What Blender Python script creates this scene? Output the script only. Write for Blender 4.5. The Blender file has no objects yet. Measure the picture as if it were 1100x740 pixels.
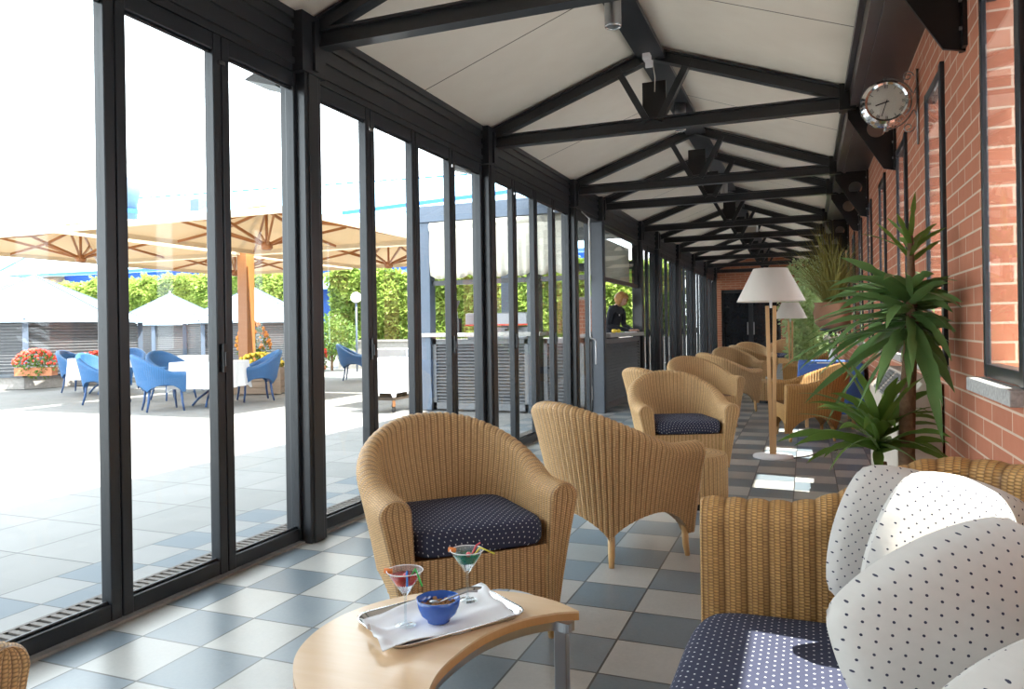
import bpy, math, random
from math import sin, cos, pi, radians, sqrt, floor
from mathutils import Vector, Matrix
random.seed(7)
SC = bpy.context.scene
COL = SC.collection

# ------------------------------------------------------------------ camera, sky, sun
FPX, YAW, ROLL, CY, EYE = 802.9, 0.3752, -0.0153, -17.3, 1.215
Fv = Vector((-sin(YAW), cos(YAW), 0)); Rh = Vector((cos(YAW), sin(YAW), 0)); Uv = Vector((0, 0, 1))
Rv = Rh*cos(ROLL) + Uv*sin(ROLL); Up = Uv*cos(ROLL) - Rh*sin(ROLL)
cam_d = bpy.data.cameras.new('camera'); cam = bpy.data.objects.new('camera', cam_d); COL.objects.link(cam)
cam_d.sensor_width = 36; cam_d.lens = FPX/1100*36; cam_d.shift_y = CY/1100
cam_d.clip_start = .05; cam_d.clip_end = 400
mw = Matrix((Rv, Up, -Fv)).transposed().to_4x4(); mw.translation = Vector((0, 0, EYE)); cam.matrix_world = mw
SC.camera = cam
SC.view_settings.view_transform = 'Standard'; SC.view_settings.look = 'None'
SC.view_settings.gamma = 1; SC.view_settings.use_curve_mapping = False
SC.view_settings.exposure = 1.42
w = bpy.data.worlds.new('sky'); SC.world = w; w.use_nodes = True
bg = w.node_tree.nodes['Background']; bg.inputs[0].default_value = (.86, .94, 1, 1); bg.inputs[1].default_value = 2.6
sun_d = bpy.data.lights.new('sun', 'SUN'); sun_d.energy = 9; sun_d.angle = .009; sun_d.color = (1, .95, .86)
sun = bpy.data.objects.new('sun', sun_d); COL.objects.link(sun)
sun.rotation_euler = Vector((-.553, .07, -1)).to_track_quat('-Z', 'Y').to_euler(); sun.location = (6, 3, 12)

# ------------------------------------------------------------------ node helpers
class NT:
    def __init__(s, name):
        s.m = bpy.data.materials.new(name); s.m.use_nodes = True; s.t = s.m.node_tree
        s.b = s.t.nodes['Principled BSDF']
    def n(s, typ, **k):
        o = s.t.nodes.new(typ)
        for a, v in k.items(): setattr(o, a, v)
        return o
    def put(s, sock, v):
        if hasattr(v, 'is_output'): s.t.links.new(v, sock)
        elif v is not None: sock.default_value = v
    def ma(s, op, a, b=None, c=None):
        o = s.n('ShaderNodeMath', operation=op); s.put(o.inputs[0], a); s.put(o.inputs[1], b); s.put(o.inputs[2], c); return o.outputs[0]
    def mix(s, f, a, b):
        o = s.n('ShaderNodeMix', data_type='RGBA'); s.put(o.inputs[0], f)
        s.put(o.inputs[6], a if hasattr(a, 'is_output') else (*a, 1)); s.put(o.inputs[7], b if hasattr(b, 'is_output') else (*b, 1)); return o.outputs[2]
    def noise(s, scale, vec=None, detail=3, rough=.5):
        o = s.n('ShaderNodeTexNoise'); o.inputs['Scale'].default_value = scale; o.inputs['Detail'].default_value = detail
        o.inputs['Roughness'].default_value = rough
        if vec is not None: s.put(o.inputs['Vector'], vec)
        return o.outputs['Fac']
    def sep(s, v):
        o = s.n('ShaderNodeSeparateXYZ'); s.put(o.inputs[0], v); return o.outputs
    def comb(s, x, y, z=0.):
        o = s.n('ShaderNodeCombineXYZ'); s.put(o.inputs[0], x); s.put(o.inputs[1], y); s.put(o.inputs[2], z); return o.outputs[0]
    def pos(s): return s.n('ShaderNodeNewGeometry').outputs['Position']
    def obj(s): return s.n('ShaderNodeTexCoord').outputs['Object']
    def uv(s): return s.n('ShaderNodeTexCoord').outputs['UV']
    def bump(s, h, st, dist=.01):
        o = s.n('ShaderNodeBump'); o.inputs['Strength'].default_value = st; o.inputs['Distance'].default_value = dist
        s.put(o.inputs['Height'], h); s.put(s.b.inputs['Normal'], o.outputs[0])
    def set(s, col=None, rough=None, metal=None, spec=None, **k):
        if col is not None: s.put(s.b.inputs['Base Color'], col if hasattr(col, 'is_output') else (*col, 1))
        if rough is not None: s.put(s.b.inputs['Roughness'], rough)
        if metal is not None: s.b.inputs['Metallic'].default_value = metal
        if spec is not None: s.b.inputs['Specular IOR Level'].default_value = spec
        for a, v in k.items(): s.put(s.b.inputs[a], v)
        return s

def plain(name, col, rough=.6, metal=0, var=.08, nscale=12, spec=.5, bump=0):
    t = NT(name); nz = t.noise(nscale, t.obj())
    c2 = tuple(max(0, x*(1-var*2)) for x in col); c1 = tuple(min(1, x*(1+var)) for x in col)
    t.set(t.mix(nz, c2, c1), rough, metal, spec)
    if bump: t.bump(nz, bump)
    return t.m

def wicker(name, light, dark, stake=.0155, row=.0085, bump=.8, rib=2):
    t = NT(name); u, v, _ = t.sep(t.uv())
    k = t.ma('FLOOR', t.ma('DIVIDE', u, stake)); par = t.ma('MULTIPLY', t.ma('MODULO', t.ma('ABSOLUTE', k), 2.), .5)
    fu = t.ma('SUBTRACT', t.ma('DIVIDE', u, stake), k)
    bu = t.ma('SINE', t.ma('MULTIPLY', fu, pi))                         # bulge across one stake
    vv = t.ma('ADD', t.ma('DIVIDE', v, row), par); fv = t.ma('FRACT', vv)
    bv = t.ma('SINE', t.ma('MULTIPLY', fv, pi))
    ru = t.ma('ABSOLUTE', t.ma('SINE', t.ma('MULTIPLY', t.ma('DIVIDE', u, stake*rib), pi)))       # groove between ribs; its shade, like the gaps', is mixed into the colour
    h = t.ma('MULTIPLY', t.ma('MULTIPLY', t.ma('POWER', bu, .35), t.ma('POWER', bv, .5)), t.ma('POWER', ru, .45))
    cell = t.comb(k, t.ma('FLOOR', vv)); wn = t.n('ShaderNodeTexWhiteNoise', noise_dimensions='2D'); t.put(wn.inputs['Vector'], cell)
    nz = t.noise(6, t.obj())
    tone = t.mix(t.ma('ADD', t.ma('MULTIPLY', wn.outputs[0], .45), t.ma('MULTIPLY', nz, .5)), tuple(x*.72 for x in light), light)
    t.set(t.mix(t.ma('POWER', h, .8), dark, tone), .42, spec=.35); t.bump(h, bump, .004)
    return t.m

def dotted(name, base, dot, pitch=.022, r=.15, rough=.85, noise=60):
    t = NT(name); u, v, _ = t.sep(t.uv())
    row = t.ma('FLOOR', t.ma('DIVIDE', v, pitch*.62)); off = t.ma('MULTIPLY', t.ma('MODULO', t.ma('ABSOLUTE', row), 2.), .5)
    fu = t.ma('SUBTRACT', t.ma('FRACT', t.ma('ADD', t.ma('DIVIDE', u, pitch), off)), .5)
    fv = t.ma('MULTIPLY', t.ma('SUBTRACT', t.ma('FRACT', t.ma('DIVIDE', v, pitch*.62)), .5), .62)
    d = t.ma('SQRT', t.ma('ADD', t.ma('MULTIPLY', fu, fu), t.ma('MULTIPLY', fv, fv)))
    m = t.ma('LESS_THAN', d, r); nz = t.noise(noise, t.uv())
    b = t.mix(nz, tuple(x*.88 for x in base), base)
    t.set(t.mix(m, b, dot), rough, spec=.2); t.bump(t.noise(9, t.obj()), .25, .02)
    return t.m

def glass(name, tint=(1, 1, 1), refl=1.0, rough=0.0, k=.7, p=5.):
    t = NT(name); t.t.nodes.remove(t.b)
    tr = t.n('ShaderNodeBsdfTransparent'); tr.inputs[0].default_value = (*tint, 1)
    gl = t.n('ShaderNodeBsdfGlossy'); gl.inputs['Roughness'].default_value = rough; gl.inputs[0].default_value = (refl, refl, refl, 1)
    g = t.n('ShaderNodeNewGeometry'); vd = t.n('ShaderNodeVectorMath', operation='DOT_PRODUCT')
    t.put(vd.inputs[0], g.outputs['Normal']); t.put(vd.inputs[1], g.outputs['Incoming'])
    fac = t.ma('ADD', .025, t.ma('MULTIPLY', k, t.ma('POWER', t.ma('SUBTRACT', 1., t.ma('ABSOLUTE', vd.outputs['Value'])), p)))   # pane reflectance grows towards grazing
    mx = t.n('ShaderNodeMixShader'); t.t.links.new(fac, mx.inputs[0]); t.t.links.new(tr.outputs[0], mx.inputs[1]); t.t.links.new(gl.outputs[0], mx.inputs[2])
    t.t.links.new(mx.outputs[0], t.t.nodes['Material Output'].inputs[0]); return t.m

def leafmat(name, a, b, scale=7, rough=.45, trans=.35):
    t = NT(name); nz = t.noise(scale, t.pos(), 2); wn = t.n('ShaderNodeObjectInfo')
    c = t.mix(nz, a, b); t.set(c, rough, spec=.35)
    tl = t.n('ShaderNodeBsdfTranslucent'); t.put(tl.inputs[0], c)
    mx = t.n('ShaderNodeMixShader'); mx.inputs[0].default_value = trans
    t.t.links.new(t.b.outputs[0], mx.inputs[1]); t.t.links.new(tl.outputs[0], mx.inputs[2]); t.t.links.new(mx.outputs[0], t.t.nodes['Material Output'].inputs[0])
    return t.m

def fabric_thin(name, col, trans=.4):
    t = NT(name); t.set(t.mix(t.noise(5, t.obj()), tuple(x*.93 for x in col), col), .8, spec=.15)
    tl = t.n('ShaderNodeBsdfTranslucent'); tl.inputs[0].default_value = (*col, 1)
    mx = t.n('ShaderNodeMixShader'); mx.inputs[0].default_value = trans
    t.t.links.new(t.b.outputs[0], mx.inputs[1]); t.t.links.new(tl.outputs[0], mx.inputs[2]); t.t.links.new(mx.outputs[0], t.t.nodes['Material Output'].inputs[0])
    return t.m

def brick_mat(name, a=(.47, .165, .095), b=(.38, .13, .075), mortar=(.60, .47, .36)):
    t = NT(name); P = t.sep(t.pos()); N = t.sep(t.n('ShaderNodeNewGeometry').outputs['Normal'])
    sel = t.ma('GREATER_THAN', t.ma('ABSOLUTE', N[0]), .5)
    u = t.ma('ADD', t.ma('MULTIPLY', sel, P[1]), t.ma('MULTIPLY', t.ma('SUBTRACT', 1., sel), P[0]))
    br = t.n('ShaderNodeTexBrick'); t.put(br.inputs['Vector'], t.comb(u, P[2]))
    br.inputs['Scale'].default_value = 1; br.inputs['Brick Width'].default_value = .30; br.inputs['Row Height'].default_value = .0755
    br.inputs['Mortar Size'].default_value = .005; br.inputs['Mortar Smooth'].default_value = .2; br.inputs['Bias'].default_value = 0
    br.inputs['Color1'].default_value = (*a, 1); br.inputs['Color2'].default_value = (*b, 1); br.inputs['Mortar'].default_value = (*mortar, 1)
    nz = t.noise(14, t.pos(), 4)
    t.set(t.mix(t.ma('MULTIPLY', nz, .35), br.outputs[0], (.58, .28, .18)), .85, spec=.2)
    t.bump(t.ma('SUBTRACT', t.ma('MULTIPLY', nz, .3), br.outputs[1]), .5, .006); return t.m

def floor_mat():
    t = NT('floor_tiles'); P = t.sep(t.pos()); s = .29996
    gx = t.ma('DIVIDE', t.ma('ADD', P[0], 2.50126), s); gy = t.ma('DIVIDE', t.ma('SUBTRACT', P[1], 2.54616), s)
    cx = t.ma('FLOOR', gx); cy = t.ma('FLOOR', gy)
    par = t.ma('MODULO', t.ma('ADD', t.ma('ADD', cx, cy), 1000.), 2.)
    fx = t.ma('ABSOLUTE', t.ma('SUBTRACT', t.ma('FRACT', gx), .5)); fy = t.ma('ABSOLUTE', t.ma('SUBTRACT', t.ma('FRACT', gy), .5))
    gr = t.ma('GREATER_THAN', t.ma('MAXIMUM', fx, fy), .4865)
    wn = t.n('ShaderNodeTexWhiteNoise', noise_dimensions='2D'); t.put(wn.inputs['Vector'], t.comb(cx, cy))
    nz = t.noise(9, t.pos(), 6, .65); nf = t.noise(60, t.pos(), 5, .75)
    k = t.ma('ADD', t.ma('MULTIPLY', wn.outputs[0], .4), t.ma('ADD', t.ma('MULTIPLY', nz, .5), t.ma('MULTIPLY', t.ma('SUBTRACT', nf, .3), .55)))
    lt = t.mix(k, (.27, .27, .26), (.47, .46, .435)); dk = t.mix(k, (.08, .11, .135), (.20, .24, .27))
    t.set(t.mix(gr, t.mix(par, lt, dk), (.055, .055, .055)), t.ma('ADD', .24, t.ma('MULTIPLY', nz, .16)), spec=.6)
    t.bump(t.ma('SUBTRACT', t.ma('MULTIPLY', nf, .15), gr), .25, .004); return t.m

def paving_mat():
    t = NT('courtyard_paving'); P = t.sep(t.pos())
    def cells(s, ox, oy, th):
        gx = t.ma('DIVIDE', t.ma('ADD', P[0], ox), s); gy = t.ma('DIVIDE', t.ma('ADD', P[1], oy), s)
        fx = t.ma('ABSOLUTE', t.ma('SUBTRACT', t.ma('FRACT', gx), .5)); fy = t.ma('ABSOLUTE', t.ma('SUBTRACT', t.ma('FRACT', gy), .5))
        return t.ma('FLOOR', gx), t.ma('FLOOR', gy), t.ma('GREATER_THAN', t.ma('MAXIMUM', fx, fy), .5-th/s)
    ax, ay, ag = cells(.60, 3.57, .1, .004); bx, by, bgt = cells(.30, 3.57, .02, .003)
    near = t.ma('GREATER_THAN', P[0], -3.57)
    par = t.ma('MODULO', t.ma('ADD', t.ma('ADD', bx, by), 1000.), 2.)
    nz = t.noise(3, t.pos(), 5, .6); wn = t.n('ShaderNodeTexWhiteNoise', noise_dimensions='2D'); t.put(wn.inputs['Vector'], t.comb(ax, ay))
    k = t.ma('ADD', t.ma('MULTIPLY', nz, .6), t.ma('MULTIPLY', wn.outputs[0], .35))
    big = t.mix(k, (.155, .155, .15), (.235, .23, .225)); small = t.mix(par, (.20, .20, .198), (.125, .145, .165))
    c = t.mix(near, t.mix(ag, big, (.05, .05, .05)), t.mix(bgt, small, (.05, .05, .05)))
    t.set(c, .75, spec=.3); t.bump(t.ma('MAXIMUM', ag, 0.), -.3, .004); return t.m

def ceiling_mat():
    t = NT('ceiling_panels'); P = t.sep(t.pos())
    f = t.ma('ABSOLUTE', t.ma('SUBTRACT', t.ma('FRACT', t.ma('DIVIDE', t.ma('SUBTRACT', P[1], 3.78), 1.332)), .5))
    ln = t.ma('GREATER_THAN', f, .4955)
    c = t.mix(t.noise(5, t.pos(), 5), (.73, .66, .56), (.81, .75, .655))
    t.set(t.mix(ln, c, (.16, .13, .11)), .75, spec=.2); return t.m

def wood_mat(name, a, b, axis=2, scale=3, rough=.35):
    t = NT(name); P = t.sep(t.obj()); v = [t.ma('MULTIPLY', P[i], 1.2 if i == axis else 14.) for i in range(3)]
    nz = t.noise(scale, t.comb(*v), 5, .6); t.set(t.mix(nz, a, b), rough, spec=.45); return t.m

MT = dict(
    metal=plain('dark_painted_steel', (.022, .024, .028), .32, .0, .1, 5, .55),
    frame=plain('dark_window_frame', (.016, .019, .024), .35, 0, .1, 5, .5),
    brick=brick_mat('red_brick'), floor=floor_mat(), paving=paving_mat(), ceil=ceiling_mat(),
    wick=wicker('honey_wicker', (.92, .58, .27), (.15, .065, .02)),
    wickb=wicker('amber_wicker', (.72, .40, .13), (.12, .05, .015)), wicks=wicker('amber_sofa_wicker', (.78, .45, .16), (.12, .05, .015), .0145, .0085, .8, 4),
    bluewick=wicker('blue_wicker', (.06, .21, .46), (.015, .06, .17)),
    cane=plain('cane', (.62, .38, .16), .4), navy=dotted('navy_dotted_fabric', (.042, .046, .078), (.60, .60, .62), .027, .095),
    linen=dotted('white_dotted_linen', (.60, .575, .54), (.05, .05, .08), .024, .085, .9),
    glass=glass('clear_glass', (.975, .99, .985), .8), winglass=glass('window_glass', (.95, .97, .97), 1.0, k=.7, p=5.),
    stemglass=glass('stemware_glass', (.90, .94, .95), 1.0, k=.9, p=2.2), chrome=plain('chrome', (.75, .75, .76), .12, 1, .03),
    steel=plain('brushed_steel', (.42, .43, .45), .28, .9, .05), stone=plain('stone', (.46, .44, .42), .9, 0, .3, 60, .2, .3),
    palestone=plain('pale_stone', (.72, .70, .66), .85, 0, .05), table=wood_mat('beech_veneer', (.70, .47, .27), (.80, .60, .40), 0, 2.5, .22), edge=wood_mat('beech_edge', (.50, .25, .09), (.60, .33, .14), 0, 3, .35),
    lampwood=wood_mat('light_oak', (.52, .30, .13), (.68, .43, .22)), shade=fabric_thin('white_lampshade', (.86, .80, .74), .35),
    white=plain('white_linen', (.82, .82, .84), .8, 0, .03), creamcloth=fabric_thin('cream_canvas', (.68, .56, .40), .28),
    awning=fabric_thin('cream_awning', (.80, .76, .66), .3), teak=wood_mat('teak', (.27, .10, .03), (.38, .16, .055)),
    bluegrey=plain('blue_grey_metal', (.095, .125, .175), .5), greypost=plain('grey_painted_post', (.05, .062, .078), .4),
    louvre=plain('grey_louvre_wood', (.15, .155, .165), .55, 0, .15), pavroof=plain('zinc_roof', (.33, .42, .50), .45, 0, .05),
    blueroof=plain('pale_blue_roof', (.40, .68, .86), .6, 0, .04, 2), royal=plain('royal_blue_paint', (.02, .12, .50), .5),
    tileroof=plain('orange_roof_tiles', (.70, .42, .26), .8, 0, .3, 8), redwall=plain('red_render', (.55, .12, .10), .8),
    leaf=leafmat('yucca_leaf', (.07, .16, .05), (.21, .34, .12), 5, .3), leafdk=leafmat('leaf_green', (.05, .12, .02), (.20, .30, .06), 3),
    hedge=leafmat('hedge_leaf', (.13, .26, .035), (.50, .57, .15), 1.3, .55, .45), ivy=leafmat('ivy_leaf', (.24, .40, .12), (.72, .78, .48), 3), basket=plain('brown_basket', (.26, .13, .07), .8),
    grass=leafmat('dry_grass', (.16, .14, .03), (.30, .27, .08), 5), trunk=plain('bark', (.20, .12, .07), .9, 0, .3, 40, .2, .8),
    pot=plain('terracotta', (.50, .19, .09), .8), red=plain('red_petals', (.75, .06, .03), .6), orange=plain('orange_petals', (.80, .30, .05), .6),
    yellow=plain('yellow_petals', (.80, .58, .06), .6), soil=plain('soil', (.05, .035, .025), .95), cratewood=wood_mat('weathered_planks', (.20, .14, .10), (.36, .28, .21), 0, 2, .8),
    bluecloth=plain('blue_tablecloth', (.055, .13, .40), .7, 0, .06), black=plain('black_paint', (.008, .008, .009), .35),
    beige=plain('beige_enamel', (.56, .49, .42), .5, 0, .05), grille=plain('grey_grille', (.16, .16, .16), .5),
    grate=plain('rusty_grate', (.085, .07, .06), .7), dial=plain('clock_dial', (.78, .72, .64), .5, 0, .02), bowl=plain('blue_glass_bowl', (.03, .12, .50), .12, 0, .1, 8, .8),
    nuts=plain('peanuts', (.42, .22, .10), .7, 0, .4, 90, .3, 1), redliq=plain('red_drink', (.60, .03, .035), .1), greenliq=plain('green_drink', (.02, .22, .13), .1),
    sgreen=plain('green_plastic', (.08, .55, .12), .35), sblue=plain('blue_plastic', (.04, .25, .75), .35), sorange=plain('orange_slice', (.85, .25, .05), .45),
    syellow=plain('yellow_plastic', (.80, .75, .08), .35), spink=plain('pink_plastic', (.80, .12, .15), .35), plinth=plain('concrete', (.34, .32, .30), .9, 0, .2, 20, .2, .3),
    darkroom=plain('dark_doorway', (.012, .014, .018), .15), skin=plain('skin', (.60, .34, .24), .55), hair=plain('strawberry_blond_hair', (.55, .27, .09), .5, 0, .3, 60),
    jacket=plain('black_jacket', (.012, .013, .02), .7), coffee=plain('machine_grey', (.30, .30, .32), .3, .3), soffit=plain('soffit_paint', (.055, .045, .045), .3, 0, .2, 3, .6),
)

# ------------------------------------------------------------------ mesh builder
class MB:
    def __init__(s): s.v = []; s.f = []; s.uv = {}
    def add(s, vs, fs, uvs=None):
        o = len(s.v); s.v += [tuple(p) for p in vs]
        for i, f in enumerate(fs):
            if uvs is not None: s.uv[len(s.f)] = uvs[i]
            s.f.append(tuple(o+k for k in f))
        return s
    def box(s, x0, x1, y0, y1, z0, z1):
        vs = [(x, y, z) for x in (x0, x1) for y in (y0, y1) for z in (z0, z1)]
        return s.add(vs, [(0, 1, 3, 2), (4, 6, 7, 5), (0, 4, 5, 1), (2, 3, 7, 6), (0, 2, 6, 4), (1, 5, 7, 3)])
    def beam(s, a, b, w, h, up=(0, 0, 1)):
        a = Vector(a); b = Vector(b); d = (b-a).normalized(); r = d.cross(Vector(up))
        if r.length < 1e-4: r = d.cross(Vector((1, 0, 0)))
        r.normalize(); u = r.cross(d); vs = [p+r*(i*w/2)+u*(j*h/2) for p in (a, b) for i in (-1, 1) for j in (-1, 1)]
        return s.add(vs, [(0, 1, 3, 2), (4, 6, 7, 5), (0, 4, 5, 1), (2, 3, 7, 6), (0, 2, 6, 4), (1, 5, 7, 3)])
    def tube(s, pts, rad, n=8, cap=True):
        pts = [Vector(p) for p in pts]; m = len(pts)
        if not hasattr(rad, '__len__'): rad = [rad]*m
        vs = []; ref = None
        for i, p in enumerate(pts):
            d = (pts[min(i+1, m-1)]-pts[max(i-1, 0)]).normalized()
            if ref is None: ref = d.orthogonal().normalized()
            ref = (ref-d*ref.dot(d)).normalized(); b = d.cross(ref)
            vs += [p+(ref*cos(2*pi*k/n)+b*sin(2*pi*k/n))*rad[i] for k in range(n)]
        fs = [(i*n+k, i*n+(k+1) % n, (i+1)*n+(k+1) % n, (i+1)*n+k) for i in range(m-1) for k in range(n)]
        if cap: fs += [tuple(range(n))[::-1], tuple((m-1)*n+k for k in range(n))]
        return s.add(vs, fs)
    def lathe(s, prof, n=24, c=(0, 0, 0), wob=None):
        vs = []
        for j, (r, z) in enumerate(prof):
            for k in range(n):
                a = 2*pi*k/n; rr = r*(1+(wob(a, j) if wob else 0)); vs.append((c[0]+rr*cos(a), c[1]+rr*sin(a), c[2]+z))
        m = len(prof)
        fs = [(j*n+k, j*n+(k+1) % n, (j+1)*n+(k+1) % n, (j+1)*n+k) for j in range(m-1) for k in range(n)]
        uvs = [[(2*pi*k/n*.25, prof[j][1]), (2*pi*(k+1)/n*.25, prof[j][1]), (2*pi*(k+1)/n*.25, prof[j+1][1]), (2*pi*k/n*.25, prof[j+1][1])] for j in range(m-1) for k in range(n)]
        if prof[0][0] > 1e-4: fs.append(tuple(range(n))[::-1]); uvs.append([(0, 0)]*n)
        if prof[-1][0] > 1e-4: fs.append(tuple((m-1)*n+k for k in range(n))); uvs.append([(0, 0)]*n)
        return s.add(vs, fs, uvs)
    def grid(s, P, UV=None, flip=False):
        m = len(P); n = len(P[0]); vs = [p for r in P for p in r]; fs = []; uvs = []
        for i in range(m-1):
            for j in range(n-1):
                q = [(i, j), (i+1, j), (i+1, j+1), (i, j+1)]
                if flip: q = q[::-1]
                fs.append(tuple(a*n+b for a, b in q))
                if UV: uvs.append([UV[a][b] for a, b in q])
        return s.add(vs, fs, uvs if UV else None)
    def prism(s, poly, z0, z1):
        n = len(poly); vs = [(x, y, z0) for x, y in poly]+[(x, y, z1) for x, y in poly]
        return s.add(vs, [tuple(range(n))[::-1], tuple(range(n, 2*n))]+[(i, (i+1) % n, n+(i+1) % n, n+i) for i in range(n)])
    def sphere(s, c, r, n=12, m=8, sq=(1, 1, 1)):
        P = [(max(1e-5, sin(pi*j/m))*r, -cos(pi*j/m)*r) for j in range(m+1)]
        vs = []; o = len(s.v); s.lathe(P, n)
        for i in range(o, len(s.v)): x, y, z = s.v[i]; s.v[i] = (c[0]+x*sq[0], c[1]+y*sq[1], c[2]+z*sq[2])
        return s
    def xf(s, M, start=0):
        for i in range(start, len(s.v)): s.v[i] = tuple(M @ Vector(s.v[i]))
        return s
    def leaf(s, p, d, nrm, L, W):
        d = Vector(d).normalized(); nn = Vector(nrm); sd = d.cross(nn)
        if sd.length < 1e-3: sd = d.orthogonal()
        sd.normalize(); nn = sd.cross(d); p = Vector(p)
        return s.add([p, p+d*L*.45+sd*W/2+nn*W*.12, p+d*L-nn*L*.12, p+d*L*.45-sd*W/2+nn*W*.12], [(0, 1, 2, 3)])
    def build(s, name, mat, parent=None, smooth=False, bevel=0):
        me = bpy.data.meshes.new(name); me.from_pydata(s.v, [], s.f)
        if s.uv:
            ul = me.uv_layers.new(name='UVMap')
            for p in me.polygons:
                q = s.uv.get(p.index)
                if q:
                    for li, c in zip(p.loop_indices, q): ul.data[li].uv = c
        mats = mat if isinstance(mat, (list, tuple)) else [mat]
        for m_ in mats: me.materials.append(m_)
        if smooth:
            for p in me.polygons: p.use_smooth = True
        me.update(); o = bpy.data.objects.new(name, me); COL.objects.link(o)
        if parent is not None: o.parent = parent
        if bevel:
            b = o.modifiers.new('bevel', 'BEVEL'); b.width = bevel; b.segments = 2; b.limit_method = 'ANGLE'
        if smooth == 'auto':
            pass
        return o

def tag(o, label=None, cat=None, group=None, kind=None):
    if label: o['label'] = label
    if cat: o['category'] = cat
    if group: o['group'] = group
    if kind: o['kind'] = kind
    return o
def thing(name, label, cat, loc=(0, 0, 0), rz=0, group=None, kind=None):
    o = bpy.data.objects.new(name, None); COL.objects.link(o); o.location = loc; o.rotation_euler = (0, 0, rz); o.empty_display_size = .1
    return tag(o, label, cat, group, kind)
def struct(name, mb, mat, **k): return tag(mb.build(name, mat, **k), kind='structure')
KIDS = {}
def copy_tree(o, parent=None):
    c = o.copy(); COL.objects.link(c)
    if parent is not None: c.parent = parent
    for ch in o.children: copy_tree(ch, c)
    return c
def clone(proto, loc, rz, label, group=None):
    kids = [(ch, list(ch.children)) for ch in proto.children]
    r = proto.copy(); COL.objects.link(r); r.location = loc; r.rotation_euler = (0, 0, rz)
    for ch, gg in kids:
        c = ch.copy(); COL.objects.link(c); c.parent = r
        for g in gg:
            d = g.copy(); COL.objects.link(d); d.parent = c
    r['label'] = label
    if group: r['group'] = group
    return r
def bez(pts, n=10):
    # Catmull-Rom through pts
    P = [Vector(p) for p in pts]; P = [P[0]*2-P[1]]+P+[P[-1]*2-P[-2]]; out = []
    for i in range(1, len(P)-2):
        for k in range(n):
            t = k/n; a, b, c, d = P[i-1:i+3]
            out.append(.5*((2*b)+(c-a)*t+(2*a-5*b+4*c-d)*t*t+(-a+3*b-3*c+d)*t**3))
    out.append(P[-2]); return out
def W(px, d, z): return Fv*d + Rh*((px-550)/FPX*d) + Uv*z     # a spot at viewing distance d, for the far courtyard

# ------------------------------------------------------------------ room shell
XL, XR, XE = -2.72, .65, .33           # glazing line, brick face, inner edge of the wall gutter
RX, RZ, EZ = -1.18, 3.60, 3.05
YB, YE = -3.0, 25.0
struct('floor', MB().box(-2.86, 1.0, YB, YE, -.1, 0), MT['floor'])
cm = MB()
for xa, za, xb, zb in ((-2.80, EZ-.03, RX, RZ), (RX, RZ, .40, EZ-.03)):
    cm.add([(xa, YB, za), (xb, YB, zb), (xb, YE, zb), (xa, YE, za), (xa, YB, za+.06), (xb, YB, zb+.06), (xb, YE, zb+.06), (xa, YE, za+.06)],
           [(0, 3, 2, 1), (4, 5, 6, 7), (0, 1, 5, 4), (3, 7, 6, 2), (0, 4, 7, 3), (1, 2, 6, 5)])
struct('ceiling', cm, MT['ceil'])
# the outer eave over the courtyard side
struct('trim_1', MB().box(-3.58, -2.80, YB, YE, 3.06, 3.14), MT['metal'])
struct('trim_2', MB().box(.335, .66, YB, YE, 2.88, 2.90).box(.335, .355, YB, YE, 2.90, 3.12).box(.30, .335, YB, YE, 3.0, 3.05).box(.40, .425, YB, YE, 2.868, 2.88), MT['soffit'])
struct('trim_3', MB().box(RX-.11, RX+.11, YB, YE, 3.47, 3.51).box(RX-.03, RX+.03, YB, YE, 3.51, 3.60), MT['metal'])
# header over the glazing
hd = MB().box(-2.84, -2.70, YB, 10.3, 2.70, 3.06).box(-2.84, -2.70, 10.3, YE, 2.70, 3.06)
for z in (2.74, 2.84, 2.93, 3.0): hd.box(-2.70, -2.685, YB, YE, z, z+.035)
struct('trim_4', hd, MT['metal'])
struct('trim_5', MB().box(-2.82, -2.69, YB, 8.95, 0, .012), MT['plinth'])

# right brick wall with window openings
WC = [4.52+1.45*i for i in range(-4, 14)]
WH = .31; WZ0, WZ1 = 1.0, 2.50
wl = MB(); y = YB
for c in WC:
    wl.box(XR, 1.0, y, c-WH, WZ0, WZ1); y = c+WH
wl.box(XR, 1.0, y, YE, WZ0, WZ1); wl.box(XR, 1.0, YB, YE, -.1, WZ0); wl.box(XR, 1.0, YB, YE, WZ1, 4.2)
struct('wall_right', wl, MT['brick'])
struct('wall_back', MB().box(-2.86, 1.0, YB-.2, YB, -.1, 4.0), MT['brick'])
we = MB().box(-3.2, -2.55, YE, YE+.3, 0, 4.0).box(-.75, 1.0, YE, YE+.3, 0, 4.0).box(-2.55, -.75, YE, YE+.3, 2.35, 4.0)
struct('wall_end', we, MT['brick'])
for i, c in enumerate(WC):
    wn = thing('window_%d' % (i+1), None, None, (0, 0, 0), 0, None, 'structure')
    a, b = c-WH, c+WH; fr = MB()
    fr.box(.630, .70, a, a+.06, WZ0, WZ1).box(.640, .660, b-.035, b, WZ0, WZ1).box(.642, .70, a, b, WZ0, WZ0+.05).box(.642, .70, a, b, WZ1-.05, WZ1)
    fr.build('window_frame', MT['frame'], wn, bevel=.004)
    MB().box(.648, .653, a+.05, b-.035, WZ0+.05, WZ1-.05).build('pane', MT['winglass'], wn)
    st = MB().box(.585, .655, a-.03, b+.03, WZ0-.055, WZ0-.003); st.build('sill', MT['stone'], wn, bevel=.004)
    MB().box(.70, 1.08, a-.02, b+.02, WZ0-.04, WZ0+.015).build('bounce_sill', MT['palestone'], wn)  # pale outer sill added to bounce sunlight onto the brick jamb

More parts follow.
